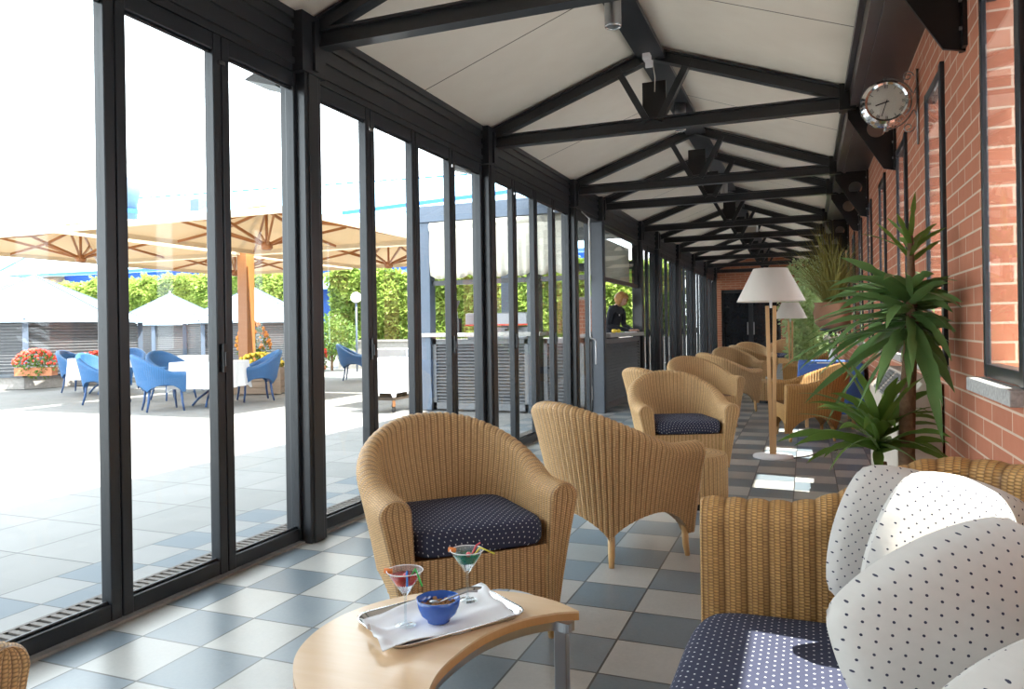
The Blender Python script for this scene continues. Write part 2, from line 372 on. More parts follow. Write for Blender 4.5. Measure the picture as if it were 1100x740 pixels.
# end doors (dark glazed)
dn = thing('door_1', None, None, (0, 0, 0), 0, None, 'structure')
dm = MB()
for x0 in (-2.55, -1.65): dm.box(x0, x0+.07, YE+.05, YE+.12, 0, 2.35).box(x0+.83, x0+.9, YE+.05, YE+.12, 0, 2.35).box(x0, x0+.9, YE+.05, YE+.12, 0, .12).box(x0, x0+.9, YE+.05, YE+.12, 2.25, 2.35)
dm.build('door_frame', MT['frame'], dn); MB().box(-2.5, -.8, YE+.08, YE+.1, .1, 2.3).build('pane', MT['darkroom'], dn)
MB().box(-1.76, -1.73, YE-.02, YE+.05, .9, 1.3).box(-1.57, -1.54, YE-.02, YE+.05, .9, 1.3).build('handle', MT['steel'], dn)

# steel columns and folding glass leaves
COLS = [-1.70, .96, 3.62, 6.28, 8.95, 10.30, 12.98, 14.55, 17.05, 19.5, 21.95, 24.45]
ordw = ['behind the viewer', 'just outside the left of the view', 'nearest one in view', 'second nearest in view', 'third nearest in view', 'before the bar hatch', 'after the bar hatch',
        'first beyond the bar hatch post', 'second beyond the bar hatch post', 'third beyond the bar hatch post', 'fourth beyond the bar hatch post', 'next to the end wall']
for i, yc in enumerate(COLS):
    t = thing('steel_column', 'black steel column in the glass wall, '+ordw[i], 'column', (XL, yc, 0), 0, 'columns of the glass wall')
    MB().box(-.10, .075, -.075, .075, 0, 2.70).box(-.07, .085, -.05, .04, .0, 2.70).build('post', MT['greypost'] if i == 5 else MT['metal'], t, bevel=.006)
    MB().box(-.06, .09, -.11, .11, 2.70, 3.04).box(.09, .11, -.02, .02, 2.72, 3.0).build('head_plate', MT['metal'], t)
nd = 2
def bay(y0, y1, n, hinge=True):
    global nd
    p = (y1-y0)/n
    for k in range(n):
        t = thing('door_%d' % nd, None, None, (XL, y0+p*k, 0), 0, None, 'structure'); nd += 1
        s = .055 if y0 < 12 else .035; m = MB()
        m.box(-.045, .015, .003, s, .02, 2.70).box(-.045, .015, p-s, p-.003, .02, 2.70).box(-.04, .012, s, p-s, .02, .09).box(-.04, .012, s, p-s, 2.615, 2.70)
        m.box(-.02, -.005, s, p-s, .09, .103).box(-.02, -.005, s, p-s, 2.6, 2.615)
        FR = m.build('door_frame', MT['frame'], t, bevel=.005)
        MB().box(-.018, -.012, s, p-s, .10, 2.62).build('pane', MT['glass'], t)
        if k % 2 == 0:
            MB().box(.015, .035, p-.035, p-.005, 1.02, 1.16).box(.035, .045, p-.03, p-.01, 1.05, 1.12).build('handle', MT['black'], FR)
            MB().box(.015, .03, p-.03, p+.01, 2.55, 2.57).build('catch', MT['chrome'], FR)
bay(YB+.1, COLS[0]-.08, 2); 
bay(COLS[0]+.08, COLS[1]-.08, 4); bay(COLS[1]+.13, COLS[2]-.045, 4)
for i in range(2, 4): bay(COLS[i]+.08, COLS[i+1]-.08, 4)
bay(9.03, 9.75, 1)
for i in range(6, 11): bay(COLS[i]+.08, COLS[i+1]-.08, 4 if i > 6 else 2)

# roof trusses
TY = [1.03, 3.69, 6.35, 9.02, 10.40, 13.05, 15.0, 17.1, 19.5, 22.0, 24.5]
th = ['over the viewer', 'nearest in view at the top of the picture', 'second from the viewer, beside the wall clock', 'third from the viewer', 'fourth from the viewer', 'fifth from the viewer', 'sixth from the viewer',
      'seventh from the viewer', 'eighth from the viewer', 'ninth from the viewer', 'last, at the end wall']
for i, yc in enumerate(TY):
    t = thing('roof_truss', 'black steel roof truss, '+th[i], 'roof truss', (0, yc, 0), 0, 'roof trusses')
    MB().box(-2.62, .36, -.045, .045, 2.87, 2.885).box(-2.62, .36, -.045, .045, 2.965, 2.98).box(-2.62, .36, -.012, .02, 2.885, 2.965).build('tie_beam', MT['metal'], t)
    for sx in (0, 1):
        a = (-2.68, 0, 2.99) if sx == 0 else (.36, 0, 2.97); m = MB(); b = (RX, 0, 3.52)
        m.beam(a, b, .028, .10).beam((a[0], 0, a[2]-.045), (b[0], 0, b[2]-.045), .085, .014).beam((a[0], 0, a[2]+.045), (b[0], 0, b[2]+.045), .085, .014)
        m.build('rafter', MT['metal'], t)
        s = -1 if sx == 0 else 1
        MB().beam((RX+s*.05, 0, 2.95), (RX+s*.30, 0, 3.42), .055, .075, (0, 1, 0)).build('strut', MT['metal'], t)
    MB().box(RX-.10, RX+.10, .03, .06, 3.0, 3.3).build('gusset_plate', MT['black'], t)
    MB().box(.26, .38, -.06, .06, 2.86, 3.06).build('end_plate', MT['black'], t)
    # wall bracket: triangular plate with a round hole
    cu = bpy.data.curves.new('tmp', 'CURVE'); cu.dimensions = '2D'; cu.fill_mode = 'BOTH'; cu.extrude = .008
    sp = cu.splines.new('POLY'); pl = [(.32, 2.88), (.32, 2.80), (.565, 2.39), (.65, 2.37), (.65, 2.88)]
    sp.points.add(len(pl)-1)
    for q, (x, z) in zip(sp.points, pl): q.co = (x, z, 0, 1)
    sp.use_cyclic_u = True
    sp = cu.splines.new('POLY'); sp.points.add(27)
    for k, q in enumerate(sp.points): q.co = (.52+.068*cos(2*pi*k/28), 2.70+.068*sin(2*pi*k/28), 0, 1)
    sp.use_cyclic_u = True
    tmp = bpy.data.objects.new('tmp', cu); me = bpy.data.meshes.new_from_object(tmp); bpy.data.objects.remove(tmp)
    me.transform(Matrix.Rotation(pi/2, 4, 'X')); me.materials.clear(); me.materials.append(MT['black'])
    br = thing('wall_bracket', 'black triangular bracket with round hole, under the truss '+th[i].split(',')[0].replace(' in view at the top of the picture', ' in view'), 'bracket', (0, yc, 0), 0, 'wall brackets')
    o = bpy.data.objects.new('bracket_plate', me); COL.objects.link(o); o.parent = br
    fl = MB().box(.632, .652, -.05, .05, 2.38, 2.88)
    FLG = fl.build('wall_flange', MT['black'], br)
    for z in (2.46, 2.58, 2.8): MB().tube([(.634, -.032, z), (.622, -.032, z)], .009, 6).build('bolt', MT['steel'], FLG)

# ------------------------------------------------------------------ woven tub furniture
def path_tub(Wd, Fr, D, n):
    """U path from right front, round the back, to left front: list of (x,y,nx,ny), plus length"""
    pts = []
    K = 400
    L1 = Fr; 
    raw = [(Wd, Fr-Fr*i/60) for i in range(60)]+[(Wd*cos(a), -D*sin(a)) for a in [pi*i/240 for i in range(241)]]+[(-Wd, Fr*(i+1)/60) for i in range(60)]
    return resample(raw, n)
def path_rect(Wd, Fr, D, r, n):
    raw = [(Wd, Fr-(Fr+D-r)*i/60) for i in range(60)]+[(Wd-r+r*cos(a), -D+r-r*sin(a)) for a in [pi/2*i/40 for i in range(41)]]
    raw += [(Wd-r-(2*Wd-2*r)*i/100, -D) for i in range(1, 100)]+[(-Wd+r-r*sin(a), -D+r-r*cos(a)) for a in [pi/2*i/40 for i in range(41)]]
    raw += [(-Wd, -D+r+(Fr+D-r)*(i+1)/60) for i in range(60)]
    return resample(raw, n)
def resample(raw, n):
    cum = [0]
    for a, b in zip(raw, raw[1:]): cum.append(cum[-1]+math.hypot(b[0]-a[0], b[1]-a[1]))
    T = cum[-1]; out = []; j = 0
    for i in range(n+1):
        d = T*i/n
        while j < len(cum)-2 and cum[j+1] < d: j += 1
        f = (d-cum[j])/max(1e-9, cum[j+1]-cum[j]); x = raw[j][0]+(raw[j+1][0]-raw[j][0])*f; y = raw[j][1]+(raw[j+1][1]-raw[j][1])*f
        dx = raw[min(j+3, len(raw)-1)][0]-raw[max(j-2, 0)][0]; dy = raw[min(j+3, len(raw)-1)][1]-raw[max(j-2, 0)][1]; l = math.hypot(dx, dy)
        out.append((x, y, -dy/l*-1 if 0 else dy/l*-1, dx/l))
    # normals pointing outwards: path goes right side downward -> outward = (-dy, dx) rotated
    res = []
    for (x, y, nx, ny) in out: res.append((x, y, nx, ny))
    return res, T
def sm(a, b, x): t = min(1, max(0, (x-a)/(b-a))); return t*t*(3-2*t)

def shell(P, hgt, flare, thick, hem, lean_in, nrib, sub=4, rows=22, arc=6, amp=.0055, deck=.36, ribw=.031):
    path, T = P; n = len(path)-1; mb = MB(); O = []; I = []
    for i, (x, y, nx, ny) in enumerate(path):
        s = abs(2*i/n-1); h = hgt(s); fl = flare(s); t = thick(s); z0 = hem(s); r = t/2; zr = h-r*.85
        rb = amp*(abs(sin(pi*nrib*i/n))**.8-.5); ph = []
        oc = []; ic = []
        for j in range(rows+1):
            z = z0+(zr-z0)*j/rows; g = max(0, z/h)**1.35
            oc.append((fl*g+rb, z)); q = sm(deck-.1, h, z)
            ic.append((lean_in(s)*(1-q)+(fl-t)*q-rb, z))
        of = fl*(zr/h)**1.35; inn = ic[-1][0]+rb; c = (of+inn)/2; rr = (of-inn)/2
        for j in range(1, arc+1):
            a = pi/2*j/arc; oc.append((c+(rr+rb*(1))*cos(a), zr+(h-zr+rb)*sin(a))); ic.append((c-(rr+rb)*cos(a), zr+(h-zr+rb)*sin(a)))
        O.append([(x+nx*o, y+ny*o, z) for o, z in oc]); I.append([(x+nx*o, y+ny*o, z) for o, z in ic])
    def uvs(G):
        R = []
        for i, c in enumerate(G):
            v = 0; row = [(nrib*ribw*i/n, 0)]
            for a, b in zip(c, c[1:]): v += (Vector(b)-Vector(a)).length; row.append((nrib*ribw*i/n, v+c[0][2]))
            row[0] = (row[0][0], c[0][2]); R.append(row)
        return R
    mb.grid(O, uvs(O)); mb.grid(I, uvs(I), True)
    # front caps of both arms
    for e, flip in ((0, False), (n, True)):
        nr = 5; nc = nr*4; G = []; U = []; fy = 1
        for j in range(len(O[e])):
            a = Vector(I[e][j]); b = Vector(O[e][j]); wdt = (b-a).length; row = []; ur = []
            for k in range(nc+1):
                f = k/nc; p = a.lerp(b, f); edge = 4*f*(1-f)
                p = p+Vector((0, 1, 0))*(.006*sqrt(max(0, edge))*min(1, wdt/.05)+.004*abs(sin(pi*nr*f))*min(1, wdt/.05)); row.append(tuple(p)); ur.append((f*nr*ribw, p.z))
            G.append(row); U.append(ur)
        mb.grid(G, U, flip)
    # hem strip closing the bottom
    mb.grid([[O[i][0], I[i][0]] for i in range(n+1)], None, True)
    return mb

def apron(x0, x1, y, z1, hem, nrib, amp=.004, rows=14, ribw=.031):
    mb = MB(); n = nrib*4; G = []; U = []
    for i in range(n+1):
        f = i/n; x = x0+(x1-x0)*f; z0 = hem(f); rb = amp*abs(sin(pi*nrib*f))
        G.append([(x, y+rb+.012*4*f*(1-f), z0+(z1-z0)*j/rows) for j in range(rows+1)]); U.append([(f*nrib*ribw, z0+(z1-z0)*j/rows) for j in range(rows+1)])
    mb.grid(G, U); return mb

def cushion(outline, z0, h, dome=.015, soft=.35):
    n = len(outline); cx = sum(p[0] for p in outline)/n; cy = sum(p[1] for p in outline)/n
    prof = [(0, 0), (.55, 0), (.9, .0), (.965, .06), (.99, .2), (1, .5), (.99, .8), (.965, .94), (.91, 1.0), (.8, 1.03), (.5, 1.03), (.25, 1.03), (0, 1.03)]
    G = []; U = []; dist = 0
    for k, (r, zf) in enumerate(prof):
        if k >= 5: pass
        row = []; ur = []
        for i in range(n+1):
            x, y = outline[i % n]; dx, dy = x-cx, y-cy; z = z0+h*zf+(dome*(1-r*r) if zf >= .99 else 0)
            row.append((cx+dx*r, cy+dy*r, z)); l = math.hypot(dx, dy)
            ex = (1-zf)*h if zf < 1 else 0
            ur.append((cx+dx*r+dx/l*ex, cy+dy*r+dy/l*ex))
        G.append(row); U.append(ur)
    return MB().grid(G, U, True)
def superell(cx, cy, a, b, e, n=64, front=0):
    out = []
    for i in range(n):
        t = 2*pi*i/n; c, s = cos(t), sin(t)
        out.append((cx+a*abs(c)**(2/e)*(1 if c > 0 else -1), cy+b*abs(s)**(2/e)*(1 if s > 0 else -1)))
    return out

NR = 62
def make_tub(name, label, mat, legm, hmin=.61, hmax=.82, legz=.10, arch=.13, seat=.38, cush=True, legsplay=.02, sub=4, legr=.019):
    t = thing(name, label, 'armchair')
    P = path_tub(.295, .30, .29, NR*sub)
    fr, bk = .93, .30                                # leg stations along |s|
    def hem(s):
        if s > fr: return legz
        f = (s-bk)/(fr-bk) if s > bk else (s+bk)/(2*bk)
        return legz+arch*max(0, sin(pi*f))**.62
    hg = lambda s: hmin+(hmax-hmin)*(1-sm(.02, .80, s))
    sh = shell(P, hg, lambda s: .115+.045*(1-sm(.1, .6, s)), lambda s: .085+.05*sm(.30, .85, s), hem, lambda s: -.035, NR, sub)
    sh.build('woven_shell', mat, t, True)
    ap = apron(-.265, .265, .285, seat, lambda f: legz+.01+arch*.75*max(0, sin(pi*f))**.6, 18)
    ap.build('front_apron', mat, t, True)
    MB().prism(superell(0, .02, .285, .275, 3.2, 40), seat-.03, seat).build('seat_deck', mat, t)
    for (x, y, sx, sy) in ((.285, .245, .5, .5), (-.285, .245, -.5, .5), (.20, -.195, .7, -.7), (-.20, -.195, -.7, -.7)):
        MB().tube([(x, y, legz+.06), (x+sx*legsplay*.4, y+sy*legsplay*.4, legz*.5), (x+sx*legsplay, y+sy*legsplay, 0)], [legr, legr*.9, legr*.7], 10).build('leg', legm, t, True)
    if cush:
        o = cushion(superell(0, .045, .264, .268, 7, 96), seat+.002, .10, .010); c = o.build('cushion', MT['navy'], t, True); c['label'] = 'navy cushion with small white dots'
    return t

RF = {}
def ang(fx, fy): return math.atan2(-fx, fy)          # local +Y turned to face (fx,fy)
def place(px, py, fx, fy): return (px, py, 0), ang(fx, fy)
GI = 'honey wicker tub armchairs in the corridor'
ch = make_tub('wicker_armchair', 'wicker tub armchair with navy cushion right behind the coffee table', MT['wick'], MT['cane'], .61, .835, .12, .15); ch['group'] = GI
ch.location, ch.rotation_euler.z = (-1.336, 2.758, 0), ang(.70, -.715)
loc, r = place(-.99, 3.97, .56, .83)
clone(ch, loc, r, 'wicker tub armchair seen from behind, two legs showing, right of the nearest armchair', GI)
loc, r = place(-.97, 6.10, .42, -.91)
clone(ch, loc, r, 'wicker tub armchair with navy cushion facing the viewer beyond the round footstool', GI)
loc, r = place(-1.24, 7.2, .62, .78)
clone(ch, loc, r, 'wicker tub armchair of which only the rim shows, left behind the navy-cushioned middle armchair', GI)
plainc = clone(ch, (-1.18, 9.25, 0), ang(.62, -.78), 'wicker tub armchair without cushion facing the viewer, fifth along the glass wall', GI)
for c in [c for c in plainc.children if c.name.startswith('cushion')]: bpy.data.objects.remove(c)
clone(ch, (-1.06, 11.0, 0), ang(.72, .70), 'wicker tub armchair seen from behind, in front of the farther round footstool', GI)
clone(ch, (-1.10, 13.2, 0), ang(.60, -.80), 'wicker tub armchair facing the viewer just beyond the farther round footstool', GI)
clone(ch, (-.98, 14.9, 0), ang(.75, .66), 'wicker tub armchair seen from behind, left of the floor lamp pole', GI)
clone(ch, (-1.08, 17.2, 0), ang(.45, -.89), 'far wicker tub armchair with a bright wide rim, in front of the dark end doors', GI)
clone(ch, (-.55, 20.0, 0), ang(-.1, -1), 'farthest wicker tub armchair, dark seat, right of the floor lamp pole', GI)
clone(ch, (-1.72, .62, 0), ang(.80, .10), 'wicker tub armchair cut by the lower left corner of the picture', GI)
amb = make_tub('wicker_armchair', 'amber wicker armchair seen from behind against the blue tablecloth', MT['wickb'], MT['cane'], .60, .80, .09, .17, cush=False); amb['group'] = 'amber wicker armchairs at the blue table'
amb.location, amb.rotation_euler.z = (-.0, 8.54, 0), ang(-.93, -.25)
clone(amb, (.02, 12.9, 0), ang(-.85, .2), 'amber wicker armchair beyond the blue table, only arm and rim showing', 'amber wicker armchairs at the blue table')

# round wicker footstools
def footstool(loc, label, r=.25, h=.345):
    t = thing('wicker_footstool', label, 'footstool', loc, 0, 'round wicker footstools')
    n = 48*4; G = []; U = []
    for i in range(n+1):
        a = 2*pi*i/n; rb = .004*abs(sin(pi*48*i/n)); G.append([((r*k+rb)*cos(a), (r*k+rb)*sin(a), z) for k, z in ((.99, .045), (1, .1), (1, .2), (1, .3), (.985, h-.012), (.95, h))])
        U.append([(48*.031*i/n, z) for z in (.04, .1, .2, .3, .34, .36)])
    MB().grid(G, U).build('woven_side', MT['wick'], t, True)
    G = []; U = []
    for j in range(13):
        rr = r*.955*(1-j/12)+.0005; G.append([(rr*cos(2*pi*i/48), rr*sin(2*pi*i/48), h+.004*(j % 2)+.006*sin(pi*j/12)) for i in range(49)]); U.append([(j*.0201, 2*pi*i/48*max(rr, .02)) for i in range(49)])
    MB().grid(G, U, True).build('woven_top', MT['wick'], t, True)
    MB().lathe([(r*.93, 0), (r*.93, .05)], 32).build('plinth', MT['black'], t)
footstool((-.76, 5.22, 0), 'round wicker footstool between the two nearer facing armchairs')
footstool((-.58, 12.35, 0), 'farther round wicker footstool, left of the floor lamp pole')

# sofa
sf = thing('wicker_sofa', 'amber wicker sofa with navy dotted seat in front of the brick wall', 'sofa', (.215, 1.36, 0), ang(-1, 0))
NS = 52
Ps = path_rect(.86, .50, .28, .20, NS*8)
sh = shell(Ps, lambda s: .715+.135*sm(.86, .58, s), lambda s: .10+.05*sm(.8, .6, s), lambda s: .15-.045*sm(.85, .6, s), lambda s: .06, lambda s: -.04, NS, 8, 26, 8, .006, .36, .058)
sh.build('woven_shell', MT['wicks'], sf, True)
apron(-.83, .83, .485, .33, lambda f: .07, 30, .004, 14, .058).build('front_apron', MT['wicks'], sf, True)
MB().box(-.83, .83, -.26, .47, .28, .32).build('seat_deck', MT['wickb'], sf)
oc = cushion(superell(0, .13, .82, .385, 9, 120), .32, .105, .018); c = oc.build('seat_cushion', MT['navy'], sf, True); c['label'] = 'navy seat cushion with small white dots'
for x in (-.8, .8):
    for yy in (-.25, .43): MB().tube([(x, yy, .08), (x, yy, 0)], [.025, .02], 10).build('leg', MT['cane'], sf, True)

def pillow(loc, xdir, ydir, size, th, label, sag=0):
    t = MB(); n = 30; 
    for side in (1, -1):
        G = []; U = []
        for i in range(n+1):
            row = []; ur = []
            for j in range(n+1):
                u = 2*i/n-1; v = 2*j/n-1
                k = max(0, (1-u**2)*(1-v**2))**.36
                x = u*sqrt(1-v*v*.36)*(1-.05*(1-v*v)*u*u)*size/2; y = v*sqrt(1-u*u*.36)*(1-.05*(1-u*u)*v*v)*size/2; z = side*th/2*k*(1+.10*sin(3*u+2*v)*k)
                if abs(u) > .93 and abs(v) > .93: x *= .985; y *= .985
                row.append((x, y, z)); ur.append((x+side, y))
            G.append(row); U.append(ur)
        t.grid(G, U, side < 0)
    xd = Vector(xdir).normalized(); zd = xd.cross(Vector(ydir)).normalized(); yd = zd.cross(xd)
    o = t.build('throw_pillow', MT['linen'], None, True); M = Matrix((xd, yd, zd)).transposed().to_4x4(); M.translation = Vector(loc); o.matrix_world = M
    tag(o, label, 'pillow', 'white dotted pillows on the sofa'); return o
pillow((.235, 2.12, .645), (.92, .25, -.30), (.42, .20, .88), .41, .13, 'white dotted pillow leaning upright in the far corner of the sofa')
pillow((.300, 1.93, .665), (.84, .42, -.34), (.40, .16, .90), .42, .14, 'brightly sunlit white dotted pillow, second from the far arm of the sofa')
pillow((.245, 1.35, .680), (.82, .30, .44), (-.36, .16, .92), .42, .24, 'large white dotted pillow in shade, standing in front of the sunlit one')
pillow((.325, 1.05, .640), (.78, .32, .46), (-.38, .20, .90), .42, .22, 'white dotted pillow cut by the lower right corner of the picture')

# ------------------------------------------------------------------ coffee table and what stands on it
TZ = .42
ct = thing('coffee_table', 'light beech kidney-shaped coffee table with steel legs in the foreground', 'coffee table', (0, 0, 0))
ctl = [(-.605, 2.015), (-.70, 2.07), (-.83, 2.095), (-.99, 2.06), (-1.12, 1.97), (-1.20, 1.84), (-1.225, 1.68), (-1.18, 1.51), (-1.06, 1.36), (-.91, 1.25), (-.75, 1.15), (-.56, 1.14)]
inn = [(-.52, 1.17), (-.63, 1.24), (-.735, 1.35), (-.795, 1.49), (-.81, 1.62), (-.79, 1.78), (-.735, 1.905), (-.66, 1.985)]
poly = [(p.x, p.y) for p in bez([(*p, 0) for p in ctl], 8)]+[(p.x, p.y) for p in bez([(*p, 0) for p in inn], 8)]
def inset(poly, d):
    n = len(poly); out = []
    for i in range(n):
        a = Vector(poly[i-2]); b = Vector(poly[(i+2) % n]); t = (b-a).normalized(); out.append((poly[i][0]+t.y*d*-1 if 0 else poly[i][0]+(-t.y)*-d*-1, poly[i][1]+t.x*d))
    return out
MB().prism(poly[::-1], TZ-.006, TZ).build('tabletop', MT['table'], ct)
MB().prism(poly[::-1], TZ-.026, TZ-.006).build('top_edge', MT['edge'], ct)
fr = MB(); pin = bez([(*p, 0) for p in [(-.62, 1.98)]+[(x-.02, y) for x, y in inn[::-1]]+[(-.56, 1.17)]], 8)
for a, b in zip(pin, pin[1:]): fr.beam((a.x, a.y, TZ-.038), (b.x, b.y, TZ-.038), .02, .026)
pout = bez([(x*.95-.045, y*.95+.08, 0) for x, y in ctl], 8)
for a, b in zip(pout, pout[1:]): fr.beam((a.x, a.y, TZ-.038), (b.x, b.y, TZ-.038), .02, .026)
fr.build('steel_frame', MT['steel'], ct)
for x, y in ((-.655, 2.01), (-.60, 1.19), (-1.15, 1.80), (-1.08, 1.43)):
    MB().box(x-.018, x+.018, y-.018, y+.018, 0, TZ-.03).build('leg', MT['steel'], ct, bevel=.003)

a0 = Vector((-.945, 1.835, 0)); td = Vector((.225, .325, 0)).normalized(); tw = Vector((-td.y, td.x, 0))
TRA = math.atan2(td.y, td.x)
tr = thing('serving_tray', 'silver rectangular serving tray on the coffee table', 'tray', (a0.x, a0.y, TZ), TRA)
def rrect(a, b, r, n=6):
    out = []
    for cx, cy, s in ((a-r, b-r, 0), (-a+r, b-r, 1), (-a+r, -b+r, 2), (a-r, -b+r, 3)):
        for k in range(n+1): t = pi/2*(s+k/n); out.append((cx+r*cos(t), cy+r*sin(t)))
    return out
G = []
for sc, z in ((0.0, .002), (.84, .002), (.90, .004), (.96, .014), (1.0, .017), (1.01, .015), (.97, .010), (.9, 0), (0, 0)):
    pr = rrect(.205, .135, .05) if sc > .8 else rrect(.205, .135, .05); d = (1-sc)*.135 if sc > .5 else None
    if d is None: G.append([(0, 0, z) for _ in pr]+[(0, 0, z)])
    else:
        q = rrect(.205-d, .135-d, max(.01, .05-d*.5)); G.append([(x, y, z) for x, y in q]+[(q[0][0], q[0][1], z)])
MB().grid(G, None, True).build('tray_plate', MT['chrome'], tr, True)
# napkin cloth lying on the tray
nk = MB(); G = []; N = 24
for i in range(N+1):
    row = []
    for j in range(N+1):
        u = i/N*2-1; v = j/N*2-1; x = .205*u+.02*v-.01; y = .128*v+.012*u
        z = .006+.004*sin(5*u+2*v)+.004*sin(7*v-3*u)
        e = max(abs(x)/.185, abs(y)/.12)
        if e > 1: z += .012*min(1, (e-1)*8)
        z = max(z, .0035)
        if u < -.75 and v < .1: z += .012*(1+sin(9*v+1))*(-.75-u)*3
        row.append((x, y, z))
    G.append(row)
o = nk.grid(G).build('napkin', MT['white'], None, True); o.location = (a0.x, a0.y, TZ); o.rotation_euler.z = TRA
md = o.modifiers.new('thickness', 'SOLIDIFY'); md.thickness = .0015; md.offset = 1
tag(o, 'white cloth napkin spread over the silver tray', 'napkin')

def martini(loc, label, liq, straws, fruit):
    t = thing('cocktail_glass', label, 'cocktail glass', loc); t.scale = (.84, .84, .88)
    pf = [(.0335, 0), (.034, .002), (.02, .004), (.006, .008), (.0042, .02), (.0038, .075), (.005, .09), (.012, .097), (.058, .165), (.0572, .166), (.0105, .1), (.0, .098)]
    MB().lathe(pf, 32).build('glass', MT['stemglass'], t, True)
    MB().lathe([(.001, .1), (.011, .102), (.047, .150), (.0, .1505)], 28).build('drink', liq, t, True)
    rim = [(.0575*cos(2*pi*k/32), .0575*sin(2*pi*k/32), .1655) for k in range(33)]
    r = MB().tube(rim, .0016, 6, False).build('sugar_rim', MT['white'], t, True)
    for (p, q, e, m) in straws: MB().tube([p, q, e], .0032, 8).build('straw', m, t, True)
    fm = MB(); a, rr = fruit[0], .021
    fm.tube([(.04*cos(a), .04*sin(a), .163), (.066*cos(a), .066*sin(a), .165)], [.008, .008], 8); fm.build('fruit_slice', fruit[1], t, True)
    cs = MB().sphere((.015, -.02, .157), .009, 10, 6); cs.build('cherry', MT['spink'], t, True)
martini((-1.005, 1.745, TZ+.009), 'cocktail glass with red drink and blue and green straws at the left of the tray', MT['redliq'],
        [((-.01, .01, .12), (.028, -.035, .175), (.036, -.05, .135), MT['sblue']), ((0, 0, .12), (.045, -.012, .178), (.078, -.03, .135), MT['sgreen'])], (radians(200), MT['sorange']))
martini((-.925, 1.965, TZ+.009), 'cocktail glass with green drink and a yellow straw at the back of the tray', MT['greenliq'],
        [((0, 0, .12), (.05, .0, .178), (.098, .015, .158), MT['syellow']), ((.0, 0, .12), (.022, .03, .175), (.03, .045, .18), MT['spink'])], (radians(190), MT['sorange']))
bw = thing('snack_bowl', 'blue glass bowl of nuts in the middle of the tray', 'bowl', (-.935, 1.80, TZ+.009))
MB().lathe([(.0, .001), (.030, 0), (.032, .008), (.048, .022), (.056, .042), (.0595, .062), (.057, .063), (.053, .042), (.044, .024), (.02, .012), (0, .012)], 32, (0, 0, 0), lambda a, j: .02*sin(8*a) if j < 9 else 0).build('bowl_body', MT['bowl'], bw, True)
nm = MB()
for k in range(70):
    a = random.random()*2*pi; r = .046*sqrt(random.random()); nm.sphere((r*cos(a), r*sin(a), .040+random.random()*.008), .006, 6, 4, (1.2, .9, .8))
nm.lathe([(0, .02), (.045, .03), (.048, .038), (0, .040)], 16); o = nm.build('nuts', MT['nuts'], bw, True); tag(o, kind='stuff')
sp = thing('teaspoon', 'steel teaspoon resting in the blue snack bowl', 'spoon', (-.935, 1.80, TZ+.009))
MB().tube([(.0, .01, .048), (.035, .035, .06), (.062, .055, .068), (.085, .07, .067)], [.002, .0022, .0025, .0035], 8).sphere((-.012, .0, .05), .011, 10, 6, (1.4, .9, .3)).build('spoon_body', MT['steel'], sp, True)

# ------------------------------------------------------------------ floor lamps
def floor_lamp(loc, label, h=1.72, sc=1.):
    t = thing('floor_lamp', label, 'floor lamp', loc, 0, 'floor lamps with white shades'); t.scale = (sc, sc, sc)
    MB().lathe([(.175, 0), (.178, .012), (.17, .022), (.04, .03), (0, .031)], 40).build('base', MT['white'], t, True)
    for sx, sy in ((-1, 0), (1, 0)):
        MB().beam((sx*.012, 0, .028), (sx*.032, 0, h-.34), .024, .034, (1, 0, 0)).build('pole', MT['lampwood'], t, bevel=.003)
    MB().tube([(0, 0, h-.36), (0, 0, h-.26)], .012, 10).lathe([(.02, h-.26), (.02, h-.2)], 12).build('socket', MT['white'], t)
    MB().sphere((0, 0, h-.15), .035, 12, 8).build('bulb', MT['shade'], t, True)
    s = MB().lathe([(.30, h-.30), (.15, h), (.148, h), (.298, h-.30)], 48); s.f = [f for f in s.f if len(f) == 4]; s.uv = {}; s.build('lamp_shade', MT['shade'], t, True)
floor_lamp((-.30, 7.23, 0), 'tall floor lamp with white shade, the nearer of the two', 1.725)
floor_lamp((-.24, 12.95, 0), 'smaller-looking floor lamp with white shade behind the nearer one', 1.80, .87)
# cable coil by the lamp base
o = MB().tube(bez([(-.12, 7.2, .008), (.0, 7.35, .008), (.10, 7.55, .008), (.2, 7.7, .008), (.35, 7.9, .008)], 6), .006, 6).build('power_cord', MT['black'], None, True); tag(o, 'black power cord trailing from the nearer floor lamp across the floor', 'cord')

